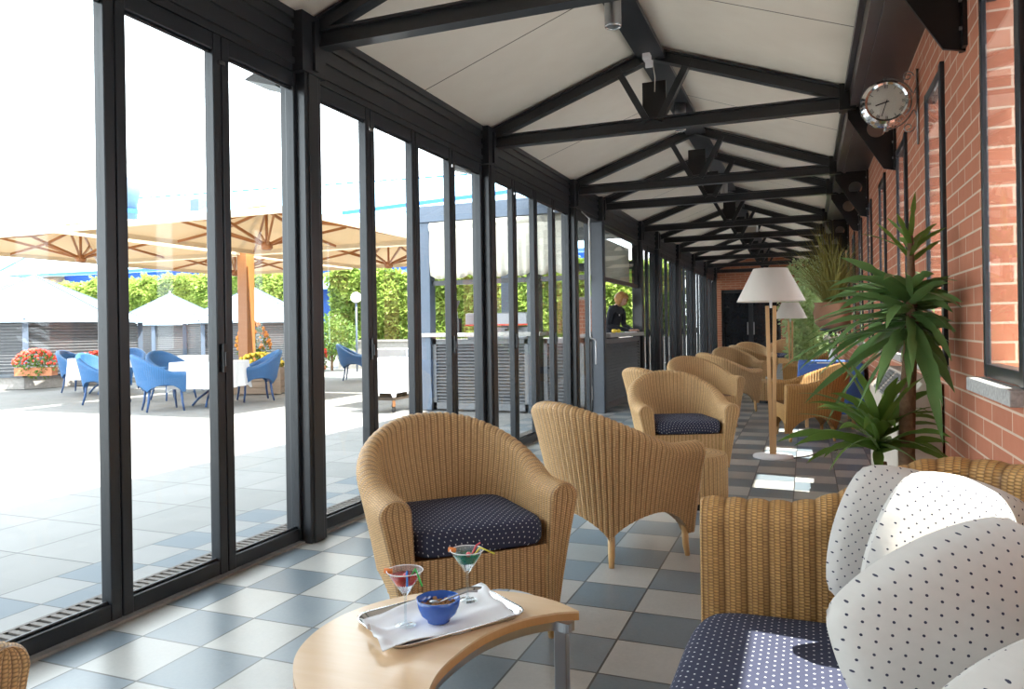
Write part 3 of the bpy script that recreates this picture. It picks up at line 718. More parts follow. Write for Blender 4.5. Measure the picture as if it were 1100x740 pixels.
# ------------------------------------------------------------------ blue-clothed table
bt = thing('dining_table', 'square table hidden under the blue tablecloth by the brick wall', 'table', (.23, 9.9, 0))
MB().box(-.30, .33, -.52, .55, .70, .735).build('tabletop', MT['lampwood'], bt)
for x in (-.24, .26):
    for yy in (-.46, .5): MB().box(x-.02, x+.02, yy-.02, yy+.02, 0, .7).build('leg', MT['lampwood'], bt)
def cloth_mesh(hx, hy, z, drop, n=40, flare=.04, pleat=.018, k=7):
    mb = MB(); out = rrect(hx, hy, .03, 5); pts = []
    m = len(out)
    for i in range(m):
        a = out[i]; b = out[(i+1) % m]; L = math.hypot(a[0]-b[0], a[1]-b[1]); q = max(1, int(L/.03))
        pts += [(a[0]+(b[0]-a[0])*j/q, a[1]+(b[1]-a[1])*j/q) for j in range(q)]
    G = []; n = len(pts); pts.append(pts[0])
    for f, zz in ((0, z), (.5, z), (1, z), (1.0, z-.01)): G.append([(x*f, y*f, zz) for x, y in pts])
    for j in range(1, 9):
        t = j/8; row = []
        for i, (x, y) in enumerate(pts):
            w_ = flare*t+pleat*t*sin(i*2*pi*k/n*2); cn = 1 if abs(x) > hx-.05 and abs(y) > hy-.05 else 0; l = math.hypot(x/hx, y/hy)
            row.append((x*(1+w_/hx/l*1.0)+0, y*(1+w_/hy/l), z-.01-drop*t*(1+.12*cn)))
        G.append(row)
    return mb.grid(G, None, True)
o = cloth_mesh(.35, .56, .745, .56, flare=.03).build('tablecloth', MT['bluecloth'], None, True); o.location = (.28, 9.92, 0); o.location.x = .25; tag(o, 'blue tablecloth hanging over the table by the brick wall', 'tablecloth')
o = MB().prism(rrect(.09, .12, .02), .0, .004).build('folded_napkin', MT['white'], None); o.location = (.20, 9.6, .748); tag(o, 'white folded napkin on the blue tablecloth', 'napkin')

# fan coil cabinet under the second window
fc = thing('fan_coil_heater', 'beige fan coil heater cabinet against the brick wall behind the yucca', 'heater', (.43, 4.35, 0))
MB().add([(0, 0, .08), (.21, 0, .08), (.21, 0, .90), (.12, 0, .90), (0, 0, .76), (0, 1.75, .08), (.21, 1.75, .08), (.21, 1.75, .90), (.12, 1.75, .90), (0, 1.75, .76)],
         [(0, 1, 2, 3, 4), (9, 8, 7, 6, 5), (0, 4, 9, 5), (4, 3, 8, 9), (3, 2, 7, 8), (0, 5, 6, 1), (1, 6, 7, 2)]).build('cabinet', MT['beige'], fc, bevel=.006)
g = MB()
for k in range(3):
    y0 = .25+.45*k
    for q in range(7): 
        f = .12+.12*q; g.beam((.12*f-.003, y0, .76+.14*f+.004), (.12*f-.003, y0+.36, .76+.14*f+.004), .008, .006)
    g.add([(.005, y0, .768), (.11, y0, .891), (.11, y0+.36, .891), (.005, y0+.36, .768)], [(0, 1, 2, 3)])
g.build('air_grille', MT['grille'], fc)
MB().box(.02, .20, .02, 1.73, 0, .08).build('base', MT['black'], fc)

# ------------------------------------------------------------------ wall clock
ck = thing('wall_clock', 'double-faced chrome station clock with roman dial on a scrolled wall bracket', 'clock', (.47, 5.1, 2.55))
CR = .135
def disc(mb, r0, r1, y0, y1, n=40):
    vs = []
    for r, y in ((r0, y0), (r1, y1)):
        vs += [(r*cos(2*pi*k/n), y, r*sin(2*pi*k/n)) for k in range(n)]
    return mb.add(vs, [(k, (k+1) % n, n+(k+1) % n, n+k) for k in range(n)])
cb = MB(); prof = [(.105, -.055), (.118, -.062), (.132, -.055), (.142, -.03), (.144, 0), (.142, .03), (.132, .055), (.118, .062), (.105, .055)]
for (r0, y0), (r1, y1) in zip(prof, prof[1:]): disc(cb, r0, r1, y0, y1)
cb.build('clock_case', MT['chrome'], ck, True)
for s in (1, -1):
    d = MB(); d.add([(.118*cos(2*pi*k/40), s*.05, .118*sin(2*pi*k/40)) for k in range(40)], [tuple(range(40))]); DIAL = d.build('dial', MT['dial'], ck) 
nu = MB()
ROM = ['XII', 'I', 'II', 'III', 'IIII', 'V', 'VI', 'VII', 'VIII', 'IX', 'X', 'XI']
for h in range(12):
    a = pi/2-2*pi*h/12; o_ = Vector((cos(a), 0, sin(a))); tg = Vector((sin(a), 0, -cos(a))); wd = .0055; tot = len(ROM[h]); 
    for i, c_ in enumerate(ROM[h]):
        off = (i-(tot-1)/2)*wd*1.25; ce = o_*.094+tg*off+Vector((0, -.0515, 0))
        if c_ == 'I': nu.beam(ce-o_*.010, ce+o_*.010, .0022, .001, (0, 1, 0))
        elif c_ == 'V': nu.beam(ce-o_*.010, ce+o_*.010-tg*.003, .0022, .001, (0, 1, 0)).beam(ce-o_*.010, ce+o_*.010+tg*.003, .0015, .001, (0, 1, 0))
        else: nu.beam(ce-o_*.010-tg*.003, ce+o_*.010+tg*.003, .0022, .001, (0, 1, 0)).beam(ce-o_*.010+tg*.003, ce+o_*.010-tg*.003, .0015, .001, (0, 1, 0))
for k in range(60):
    a = 2*pi*k/60; nu.beam((.110*cos(a), -.0515, .110*sin(a)), (.114*cos(a), -.0515, .114*sin(a)), .001, .001, (0, 1, 0))
nu.build('numerals', MT['black'], DIAL)
def hand(ang_min, L, w_):
    a = pi/2-2*pi*ang_min/60; d = Vector((cos(a), 0, sin(a))); m = MB(); m.beam(Vector((0, -.054, 0))-d*.015, Vector((0, -.054, 0))+d*L, w_, .0015, (0, 1, 0)); return m
hand(42.5, .062, .007).build('hour_hand', MT['black'], DIAL); hand(33, .088, .0045).build('minute_hand', MT['black'], DIAL)
d = MB(); d.lathe([(.118, 0), (.118, .001)], 40); d.xf(Matrix.Translation((0, -.056, 0)) @ Matrix.Rotation(pi/2, 4, 'X')); d.build('clock_glass', MT['winglass'], ck)
sb = MB()
sb.box(.168, .178, -.012, .012, -.26, .19)
for s in (1, -1):
    c0 = Vector((.0, 0, 0)); arcp = [(.156*cos(a), 0, s*.156*sin(a)) for a in [radians(20+5.5*k) for k in range(13)]]
    sb.tube(arcp, .004, 6)
    sc_ = [(.168-.045+.032*(1-.06*k)*cos(radians(40*k)), 0, s*.155+s*.032*(1-.06*k)*sin(radians(40*k))) for k in range(13)]
    sb.tube(sc_, .0035, 6); sb.tube([(.155, 0, s*.05), (.17, 0, s*.09)], .0035, 6)
    sb.lathe([(.012, 0), (.014, .006), (.01, .014), (.004, .024), (0, .026)], 12, (0, 0, .14) if s > 0 else (0, 0, -.166))
sb.build('scroll_bracket', MT['steel'], ck, True)

# ceiling downlights under the ridge
for k, (yy, lab) in enumerate(((4.85, 'grey cylinder ceiling spotlight before the wall clock truss'), (7.7, 'grey cylinder ceiling spotlight behind the second truss'), (12.0, 'far grey cylinder ceiling spotlight under the ridge'))):
    t = thing('ceiling_spotlight', lab, 'spotlight', (RX+.02, yy, 3.20), 0, 'cylinder spotlights under the ridge')
    MB().lathe([(.052, 0), (.055, .004), (.055, .27), (0, .27)], 28).build('housing', MT['beige' if 0 else 'steel'], t, True)
    MB().lathe([(.054, .001), (.054, -.006), (.046, -.006), (.044, .02), (0, .03)], 28).build('reflector', MT['chrome'], t, True)
t = thing('ceiling_heater', 'small white box fixed to the ridge above the far trusses', 'ceiling box', (RX+.1, 15.8, 3.0))
MB().box(-.2, .2, -.12, .12, 0, .2).build('casing', MT['white'], t, bevel=.01); MB().box(-.17, .17, -.125, -.12, .03, .17).build('grille', MT['beige'], t); MB().box(-.02, .02, -.02, .02, .2, .5).build('hanger', MT['metal'], t)
t = thing('security_camera', 'small white sensor at the apex of the second truss', 'sensor', (RX-.02, 6.2, 3.42))
MB().box(-.03, .03, -.05, .04, 0, .07).box(-.015, .05, -.01, .01, -.06, .0).build('sensor_body', MT['white'], t, bevel=.006); MB().tube([(.05, .0, -.05), (.06, .02, -.14), (.05, .05, -.25)], .004, 6).build('cable', MT['beige'], t)
# roller blind crank by the third column
o = MB().tube([(-2.70, 9.38, 2.72), (-2.60, 9.38, 2.62), (-2.60, 9.36, 1.10), (-2.60, 9.38, 1.07), (-2.60, 9.58, 1.05), (-2.60, 9.62, 1.02), (-2.60, 9.62, .72)], .009, 8).build('blind_crank', MT['white'], None, True); tag(o, 'white cranked rod hanging beside the bar hatch column', 'crank rod')
# outside floodlights
for k, (yy, lab) in enumerate(((3.85, 'grey floodlight outside, seen in the top corner of the near glass panes'), (6.6, 'grey floodlight outside, above the bar roof'))):
    t = thing('floodlight', lab, 'floodlight', (-3.1, yy, 2.72), 0, 'outdoor floodlights under the eave')
    MB().add([(-.14, -.12, .07), (.10, -.12, 0), (.10, .12, 0), (-.14, .12, .07), (-.06, -.08, .13), (.08, -.08, .11), (.08, .08, .11), (-.06, .08, .13)], [(0, 1, 2, 3), (7, 6, 5, 4), (0, 4, 5, 1), (1, 5, 6, 2), (2, 6, 7, 3), (3, 7, 4, 0)]).build('lamp_head', MT['grille'], t)
    MB().box(.0, .03, -.02, .02, .10, .36).build('bracket', MT['metal'], t)

# ------------------------------------------------------------------ plants inside
def strap(mb, p, az, el, L, Wd, droop, n=10, fold=.25, roll=0.):
    p = Vector(p); d = Vector((cos(az)*cos(el), sin(az)*cos(el), sin(el))); rows = []
    st = L/n
    for i in range(n+1):
        t = i/n; wv = Wd*(.35+.65*sin(pi*min(1, t*1.35+.12)) if t < .55 else 1.0*(1-((t-.55)/.45)**1.6))
        sd = d.cross(Uv) if abs(d.z) < .98 else Vector((-sin(az), cos(az), 0)); sd = Matrix.Rotation(roll, 3, d) @ sd.normalized()
        wv = max(wv, .0006); up = sd.cross(d).normalized()
        if up.z < 0 and el > 0 and i < 3: up = -up
        rows.append([p-sd*wv/2, p-up*wv*fold*-0+(-up*wv*fold*.5), p+sd*wv/2]); p = p+d*st; d = (d+Vector((0, 0, -droop*st*(.4+t)))).normalized()
    mb.grid(rows)
yu = thing('yucca_plant', 'tall yucca plant with drooping sword leaves between the sofa and the brick wall', 'potted plant', (.44, 3.95, 0))
random.seed(11)
MB().tube([(0, 0, .3), (-.01, 0, .6), (.0, .0, .9), (.02, 0, 1.2), (.02, 0, 1.62)], [.042, .036, .034, .028, .012], 14).build('trunk', MT['trunk'], yu, True)
MB().tube([(-.07, .02, .3), (-.1, .02, .45), (-.11, .02, .55)], [.025, .022, .018], 10).build('trunk', MT['trunk'], yu, True)
MB().lathe([(.12, 0), (.15, .02), (.17, .3), (.18, .32), (.165, .32), (.16, .29), (0, .29)], 32).build('pot', MT['pot'], yu, True)
MB().lathe([(0, .295), (.158, .295), (0, .30)], 20).build('soil', MT['soil'], yu)
def rosette(c, n, L, z_sp, seed, elr=(-.5, 1.1), dr=(2.2, 4.2), wid=.042, azbias=None):
    random.seed(seed); m = MB()
    for k in range(n):
        az = k*2.399+random.uniform(-.2, .2); f = k/n; el = elr[0]+(elr[1]-elr[0])*(.45*f+.55*random.random())+random.uniform(-.1, .1); LL = L*random.uniform(.75, 1.1)*(1-.25*f)
        lx = c[0]+LL*cos(az)
        if lx > .17: LL = min(LL, max(.15, (.18-c[0])/max(.05, cos(az))))if cos(az) > .3 else LL
        strap(m, (c[0], c[1], c[2]+z_sp*f), az, el, LL, wid*random.uniform(.8, 1.15), random.uniform(*dr)/max(.3, LL)*.36, 11, .25, random.uniform(-.9, .9))
    return m
rosette((.015, 0, 1.16), 92, .62, .22, 3, (-.7, .75), (1.4, 4.2), .050).build('leaf_crown', MT['leaf'], yu, True)
rosette((.02, 0, 1.50), 11, .26, .12, 5, (.1, 1.5), (1., 2.2), .030).build('leaf_crown', MT['leafdk'], yu, True)
rosette((-.13, .0, .60), 46, .50, .14, 8, (-.1, 1.2), (2.5, 4.6), .052).build('leaf_crown', MT['leafdk'], yu, True)
# thinner yellow-green bush at its foot

def leafcloud(mb, c, rad, n, L, Wd, seed, squash=1., fn=None):
    rnd = random.Random(seed)
    for _ in range(n):
        d = Vector((rnd.gauss(0, 1), rnd.gauss(0, 1), rnd.gauss(0, 1)))
        if d.length < 1e-3: continue
        d.normalize(); r = rnd.random()**.35; p = Vector((c[0]+d.x*rad[0]*r, c[1]+d.y*rad[1]*r, c[2]+d.z*rad[2]*r))
        if fn and not fn(p): continue
        dd = (d+Vector((rnd.gauss(0, .8), rnd.gauss(0, .8), rnd.gauss(0, .8)))).normalized(); k = rnd.uniform(.6, 1.2)
        mb.leaf(p, dd, (rnd.gauss(0, 1), rnd.gauss(0, 1), rnd.gauss(0, 1)+1), L*k, Wd*k)
    return mb

# big potted climber and grass on a pillar stand farther along
gp = thing('potted_grass', 'tall feathery grass in a terracotta pot on a stand, high against the brick wall', 'potted plant', (.33, 11.0, 0))
MB().lathe([(.13, 0), (.15, .03), (.06, .06), (.05, 1.1), (.16, 1.12), (.16, 1.15), (0, 1.15)], 20).build('stand', MT['metal'], gp, True)
MB().lathe([(.15, 1.15), (.22, 1.22), (.245, 1.36), (.22, 1.46), (.235, 1.5), (.21, 1.5), (.2, 1.46), (0, 1.46)], 24).build('pot', MT['basket'], gp, True)
random.seed(21); m = MB()
for k in range(520):
    az = random.random()*2*pi; strap(m, (.1*random.uniform(-1, 1), .15*random.uniform(-1, 1), 1.47), az, random.uniform(.8, 1.55), random.uniform(.7, 1.22)*(.8 if cos(az) > 0 else 1), .010, random.uniform(.6, 2.6), 6)
for q in range(len(m.v)):
    if m.v[q][0] > .29: m.v[q] = (.29-.2*(m.v[q][0]-.29), m.v[q][1], m.v[q][2])
m.build('grass_blades', MT['grass'], gp, True)
cl = thing('climbing_plant', 'light green leafy climber in a floor pot by the second floor lamp', 'potted plant', (.10, 14.9, 0))
MB().lathe([(.2, 0), (.27, .4), (.25, .4), (0, .38)], 24).build('pot', MT['pot'], cl, True)
m = MB(); rnd = random.Random(5)
for (c, r, n) in (((-.20, -.2, 1.55), (.36, .5, .85), 1900), ((.05, -.1, 1.1), (.42, .5, .75), 1900), ((-.2, -.2, .8), (.25, .4, .5), 500), ((.1, .3, 1.9), (.3, .5, .6), 500)): leafcloud(m, c, r, n, .10, .055, 9+n, fn=lambda p: p.x < .36)
m.build('foliage', MT['ivy'], cl)
MB().tube([(0, 0, .35), (0, .05, 1.2), (.05, .1, 1.9)], [.03, .02, .01], 8).build('stem', MT['trunk'], cl, True)
fp = thing('flower_vase', 'vase of cream flowers on a table beyond the blue tablecloth', 'flowers', (.30, 10.05, .747))
MB().lathe([(.035, 0), (.05, .05), (.03, .12), (.04, .16)], 16).build('vase', MT['white'], fp, True)
m = MB(); leafcloud(m, (0, 0, .24), (.14, .14, .10), 90, .06, .03, 4); m.build('leaves', MT['leafdk'], fp)
m = MB()
for k in range(16): a = k*2.4; r = .03+.006*k; m.sphere((r*cos(a), r*sin(a), .26+.012*(k % 5)), .022, 8, 6)
m.build('blossoms', MT['beige'], fp, True)

# ------------------------------------------------------------------ courtyard
struct('floor_courtyard', MB().box(-90, -2.86, -30, 110, -.08, -.012), MT['paving'])
gr = MB()
for k in range(240):
    y0 = -.6+k*.0465; gr.box(-3.08, -2.90, y0, y0+.025, -.02, -.004)
gr.box(-3.10, -3.08, -.6, 10.6, -.02, -.003).box(-2.90, -2.88, -.6, 10.6, -.02, -.003)
o = gr.build('drain_grating', MT['grate'], None); tag(o, 'long slotted drain grating outside along the glass wall', 'drain grating')
MB_ = MB().box(-3.08, -2.9, -.6, 10.6, -.0119, -.0115)
struct('drain_slot_shade', MB_, MT['black'])  # black strip laid under the slats as the shade in the drain slots

# kiosk bar
KX0, KX1, KY0, KY1 = -5.43, -2.84, 10.1, 13.35
kb = thing('bar_kiosk', 'grey louvred bar kiosk with cream awning attached to the glass corridor', 'kiosk', (0, 0, 0))
m = MB().box(KX0-.05, KX1, KY0-.12, KY1+.1, 2.83, 3.07); m.build('roof_fascia', MT['bluegrey'], kb)
for (x, y) in ((KX0+.08, KY0), (KX0+.08, KY1), (-3.62, KY0)):
    MB().box(x-.09, x+.09, y-.09, y+.09, 0, 2.83).build('post', MT['bluegrey'] if x < -4 else MT['greypost'], kb, bevel=.01)
def louvre(x0, x1, y0, y1, z0, z1, n=18):
    """louvred panel along X (y0==y1) or along Y"""
    m = MB(); t = .03
    if x1-x0 > y1-y0:
        m.box(x0, x0+.06, y0-t, y0+t, z0, z1).box(x1-.06, x1, y0-t, y0+t, z0, z1).box(x0, x1, y0-t, y0+t, z0, z0+.1).box(x0, x1, y0-t, y0+t, z1-.07, z1)
        for k in range(n):
            z = z0+.1+(z1-z0-.17)*(k+.5)/n; m.add([(x0+.05, y0-.028, z-.012), (x1-.05, y0-.028, z-.012), (x1-.05, y0+.02, z+.024), (x0+.05, y0+.02, z+.024), (x0+.05, y0-.024, z-.018), (x1-.05, y0-.024, z-.018), (x1-.05, y0+.024, z+.018), (x0+.05, y0+.024, z+.018)], [(0, 1, 2, 3), (7, 6, 5, 4), (0, 4, 5, 1), (2, 6, 7, 3)])
    else:
        m.box(x0-t, x0+t, y0, y0+.06, z0, z1).box(x0-t, x0+t, y1-.06, y1, z0, z1).box(x0-t, x0+t, y0, y1, z0, z0+.1).box(x0-t, x0+t, y0, y1, z1-.07, z1)
        for k in range(n):
            z = z0+.1+(z1-z0-.17)*(k+.5)/n; m.add([(x0+.028, y0+.05, z-.012), (x0+.028, y1-.05, z-.012), (x0-.02, y1-.05, z+.024), (x0-.02, y0+.05, z+.024), (x0+.024, y0+.05, z-.018), (x0+.024, y1-.05, z-.018), (x0-.024, y1-.05, z+.018), (x0-.024, y0+.05, z+.018)], [(0, 3, 2, 1), (7, 4, 5, 6), (0, 1, 5, 4), (2, 3, 7, 6)])
    return m
for (a, b) in ((-5.26, -4.48), (-4.46, -3.72)): louvre(a, b, KY0, KY0, .02, 1.06).build('louvre_panel', MT['louvre'], kb)
louvre(-3.50, -2.90, KY0+.02, KY0+.02, .02, 1.06).build('louvre_panel', MT['louvre'], kb)
louvre(XL, XL, 10.42, 12.88, .02, 1.04).build('louvre_panel', MT['louvre'], kb)
louvre(KX0+.08, KX0+.08, KY0+.1, KY1-.1, .02, 1.04).build('louvre_panel', MT['louvre'], kb)
MB().box(KX0, -3.5, KY0-.14, KY0+.3, 1.10, 1.16).build('counter', MT['stone'], kb, bevel=.01)
MB().box(XL-.34, XL+.12, 10.44, 12.86, 1.06, 1.12).build('counter', MT['stone'], kb, bevel=.01)
MB().box(KX0+.2, XL-.1, KY0+.08, KY0+.1, .05, 1.06).build('inner_panel', MT['louvre'], kb)
MB().box(KX0+.2, KX1-.1, KY0+.35, KY1-.1, 0, .14).build('platform', MT['plinth'], kb)
# rear low wall of the kiosk
MB().box(KX0+.1, KX1, KY1-.02, KY1+.03, 0, 1.0).build('rear_panel', MT['louvre'], kb)
MB().box(KX0, KX1, KY1-.04, KY1+.04, 2.25, 2.4).box(KX0, KX1, KY0-.02, KY0+.04, 1.88, 1.95).build('rail', MT['metal'], kb)
# awning roll, valance
MB().tube([(KX0+.2, KY0-.10, 2.74), (-2.95, KY0-.10, 2.74)], .075, 16).build('awning_roll', MT['awning'], kb, True)
G = []
for i in range(121):
    x = KX0+.22+(2.25)*i/120; sc_ = .06*abs(sin(pi*i/120*7)); G.append([(x, KY0-.16+.012*sin(i*.9)*t-.03*sin(pi*t), 2.74-(.77-.05+sc_)*t) for t in [k/8 for k in range(9)]])
o = MB().grid(G).build('awning_valance', MT['awning'], kb, True); md = o.modifiers.new('s', 'SOLIDIFY'); md.thickness = .003
# hatch glass panel
h = MB().box(XL-.02, XL+.02, 10.42, 10.47, 1.9, 2.66).box(XL-.02, XL+.02, 12.83, 12.88, 1.9, 2.66).box(XL-.02, XL+.02, 10.42, 12.88, 1.88, 1.94).box(XL-.02, XL+.02, 10.42, 12.88, 2.62, 2.68); h.build('hatch_frame', MT['metal'], kb)
MB().box(XL-.004, XL+.004, 10.47, 12.83, 1.94, 2.62).build('pane', MT['winglass'], kb)
MB().box(KX1-.1, KX1-.08, KY0+.4, KY1-.2, 1.98, 2.6).build('inner_blind', MT['awning'], kb)

# espresso machine, grinder, small goods behind the bar
em = thing('espresso_machine', 'grey espresso machine with a red stripe on the bar counter', 'coffee machine', (-4.45, 10.9, .9))
MB().box(-.5, .5, -.25, .25, .0, .2).box(-.5, .5, .0, .25, .2, .35).build('body', MT['coffee'], em, bevel=.02)
MB().box(-.52, .52, -.28, .25, .36, .56).build('top_housing', MT['coffee'], em, bevel=.02)
MB().box(-.52, .52, -.285, -.28, .36, .385).build('red_stripe', MT['red'], em)
for x in (-.25, .2): MB().tube([(x, -.2, .30), (x, -.2, .36)], .04, 12).tube([(x, -.2, .30), (x, -.4, .29)], .012, 8).build('group_handle', MT['black'], em)
st = MB().box(-4.9, -3.9, 10.62, 11.2, .14, .9); o = st.build('back_counter', MT['louvre'], None); tag(o, 'dark cupboard inside the bar kiosk carrying the espresso machine', 'cupboard')
cg = thing('coffee_grinder', 'slim coffee grinder with a cone hopper on the kiosk counter', 'coffee grinder', (-4.98, 10.22, 1.16))
MB().box(-.05, .05, -.07, .07, 0, .32).build('grinder_body', MT['white'], cg, bevel=.01); MB().lathe([(.04, .32), (.1, .46), (.1, .48), (0, .5)], 16).build('hopper', MT['steel'], cg, True); MB().box(.05, .12, -.05, .05, 0, .22).build('doser', MT['black'], cg)
bs = thing('brick_pier', 'low brick pier behind the espresso machine in the courtyard', 'pier', (-4.0, 14.2, 0)); MB().box(-.22, .22, -.2, .2, 0, 1.75).build('pier_body', MT['brick'], bs); MB().box(-.25, .25, -.23, .23, 1.75, 1.8).build('cap', MT['stone'], bs)
# serving cart
sv = thing('serving_cart', 'cloth-draped serving cart on castors left of the bar kiosk', 'cart', (-5.85, 9.9, 0))
cloth_mesh(.22, .35, .80, .50, flare=.02, pleat=.01).build('cloth', MT['white'], sv, True); MB().box(-.2, .2, -.33, .33, .18, .22).box(-.2, .2, -.33, .33, .74, .785).build('shelf', MT['soil'], sv)
for x in (-.18, .18):
    for yy in (-.3, .3):
        LG = MB().box(x-.015, x+.015, yy-.015, yy+.015, .09, .76).build('leg', MT['teak'], sv); w_ = MB().tube([(x-.012, yy, .04), (x+.012, yy, .04)], .04, 16); w_.build('castor', MT['black'], LG)
MB().box(-.12, .12, -.2, .2, .22, .42).build('box', MT['soil'], sv)

# hatch counter goods
for k, (x, y, s) in enumerate(((-2.72, 11.15, .035), (-2.75, 11.25, .035), (-2.70, 11.33, .033))):
    o = MB().sphere((0, 0, s*.9), s, 12, 8, (1.2, 1, .9)).build('lemon', MT['yellow'], None, True); o.location = (x, y, 1.12); tag(o, ['lemon nearest the hatch column on the bar counter', 'middle lemon of three on the bar hatch counter', 'lemon nearest the barmaid\'s hands on the counter'][k], 'lemon', 'lemons on the bar hatch counter')
o = MB().prism(rrect(.10, .16, .01), 0, .012).build('paper_sheets', MT['white'], None); o.location = (-2.72, 12.3, 1.12); o.rotation_euler.z = .2; tag(o, 'white paper sheets lying at the right of the bar hatch counter', 'papers')

# ---- barmaid
pp = thing('person', 'person with strawberry blond hair and black jacket bending over the bar hatch counter', 'person', (-3.10, 12.45, .14), ang(.90, -.35))
def skin(name, verts, edges, rad, mat, parent, sub=2, root=0):
    me = bpy.data.meshes.new(name); me.from_pydata(verts, edges, []); o = bpy.data.objects.new(name, me); COL.objects.link(o); o.parent = parent
    sk = o.modifiers.new('skin', 'SKIN'); me.skin_vertices  # layer is created with the modifier below
    if not me.skin_vertices: me.attributes.new
    for i, r in enumerate(rad): me.skin_vertices[0].data[i].radius = (r, r) if not hasattr(r, '__len__') else r
    me.skin_vertices[0].data[root].use_root = True; sb_ = o.modifiers.new('sub', 'SUBSURF'); sb_.levels = sub; sb_.render_levels = sub
    dg = bpy.context.evaluated_depsgraph_get(); ev = o.evaluated_get(dg); m2 = bpy.data.meshes.new_from_object(ev); 
    for p in m2.polygons: p.use_smooth = True
    m2.materials.clear(); m2.materials.append(mat); o.modifiers.clear(); o.data = m2; return o
def try_skin(*a, **k):
    return skin(*a, **k)
# joints (local: facing +Y)
V = [(0, 0, .95), (0, .03, 1.12), (0, .10, 1.30), (0, .15, 1.40), (0, .17, 1.45),
     (.10, .13, 1.36), (.18, .13, 1.33), (.22, .10, 1.10), (.10, .36, 1.02), (.05, .42, 1.01),
     (-.10, .13, 1.36), (-.18, .13, 1.33), (-.22, .12, 1.10), (-.08, .38, 1.02), (-.02, .43, 1.01),
     (.09, 0, .86), (.10, .02, .48), (.10, -.01, .08), (-.09, 0, .86), (-.10, .02, .48), (-.10, -.01, .08), (.10, .11, .03), (-.10, .11, .03)]
Ed = [(0, 1), (1, 2), (2, 3), (3, 4), (2, 5), (5, 6), (6, 7), (7, 8), (8, 9), (2, 10), (10, 11), (11, 12), (12, 13), (13, 14), (0, 15), (15, 16), (16, 17), (0, 18), (18, 19), (19, 20), (17, 21), (20, 22)]
Rd = [(.15, .11), (.13, .10), (.15, .10), (.06, .055), (.05, .05), .08, .06, .048, .036, .03, .08, .06, .048, .036, .03, .09, .06, .04, .09, .06, .04, .035, .035]
try:
    body = try_skin('body', V, Ed, Rd, MT['jacket'], pp)
except Exception as ex:
    print('skin failed', ex)
hdm = MB(); HC = Vector((0, .235, 1.53)); n = 24; mm = 18; rows = []
for j in range(mm+1):
    ph = pi*j/mm; row = []
    for i in range(n+1):
        a = 2*pi*i/n; x = .072*sin(ph)*cos(a); yv = .088*sin(ph)*sin(a); z = -.112*cos(ph)
        if z < -.03: x *= 1-.35*(-.03-z)/.08; yv = yv*(1-.15*(-.03-z)/.08)+.010*(-.03-z)/.08
        if yv > 0: 
            yv += .020*math.exp(-((x/.012)**2+((z+.015)/.018)**2))-.008*(math.exp(-(((abs(x)-.028)/.016)**2+((z-.012)/.012)**2)))+.006*math.exp(-((x/.025)**2+((z+.055)/.008)**2))
        row.append((x, yv, z))
    rows.append(row)
hdm.grid(rows, None, True)
for s in (-1, 1): hdm.sphere((s*.073, -.005, 0), .018, 8, 6, (.4, .8, 1.3))
M_ = Matrix.Translation(HC) @ Matrix.Rotation(-.45, 4, 'X'); hdm.tube([(0, -.01, -.08), (0, -.06, -.17)], [.048, .052], 14); hdm.xf(M_); HEAD = hdm.build('head', MT['skin'], pp, True)
f = MB()
for s in (-1, 1): f.sphere((s*.028, .083, .012), .008, 8, 6, (1.4, .5, .7))
f.xf(M_).build('eyes', MT['black'], HEAD, True); MB().tube([(-.02, .089, -.05), (0, .093, -.052), (.02, .089, -.05)], [.003, .005, .003], 6).xf(M_).build('mouth', MT['red'], HEAD, True)
hr = MB(); rows = []
for j in range(15):
    ph = pi*.98*(1-j/14)+0.0; row = []
    for i in range(29):
        a = radians(-215+250*i/28+0); a = radians(145)+radians(250)*i/28; z = -cos(ph)*.122; 
        rr = 1.30+.06*sin(9*a+j)+.03*sin(23*a); zz = max(z, -.105)
        row.append((.082*max(.25 if z < -.02 else 0, sin(ph))*cos(a)*rr*(1.1 if z < 0 else 1), .098*max(.55 if z < -.02 else 0, sin(ph))*sin(a)*rr-.006, zz+.012))
    rows.append(row)
hr.grid(rows).grid([[(.075*cos(pi*i/12), .075+.02*sin(pi*i/12)-.02*abs(cos(pi*i/12)), .055+.03*t) if t < 1 else (.07*cos(pi*i/12), .02, .125) for t in (0, .5, 1)] for i in range(13)])
hr.xf(M_); o = hr.build('hair', MT['hair'], HEAD, True); md = o.modifiers.new('s', 'SOLIDIFY'); md.thickness = .016
def hand_mesh(s, p):
    m = MB(); o_ = Vector(p); m.sphere(o_, .036, 12, 8, (1.0, 1.25, .42))
    for k in range(4):
        x = (k-1.5)*.018; L = (.062, .072, .068, .052)[k]; m.tube([o_+Vector((x, .03, .002)), o_+Vector((x*1.15, .03+L*.5, .010)), o_+Vector((x*1.2, .03+L, -.008))], [.009, .0085, .0065], 8)
    m.tube([o_+Vector((-s*.025, -.005, 0)), o_+Vector((-s*.05, .02, .004)), o_+Vector((-s*.05, .048, -.002))], [.011, .0095, .007], 8); return m
hand_mesh(1, (.05, .44, 1.012)).build('hand', MT['skin'], pp, True); hand_mesh(-1, (-.02, .45, 1.012)).build('hand', MT['skin'], pp, True)
MB().sphere((.075, .235, 1.27), .018, 10, 6, (1, .4, 1)).build('badge', MT['white'], pp, True)

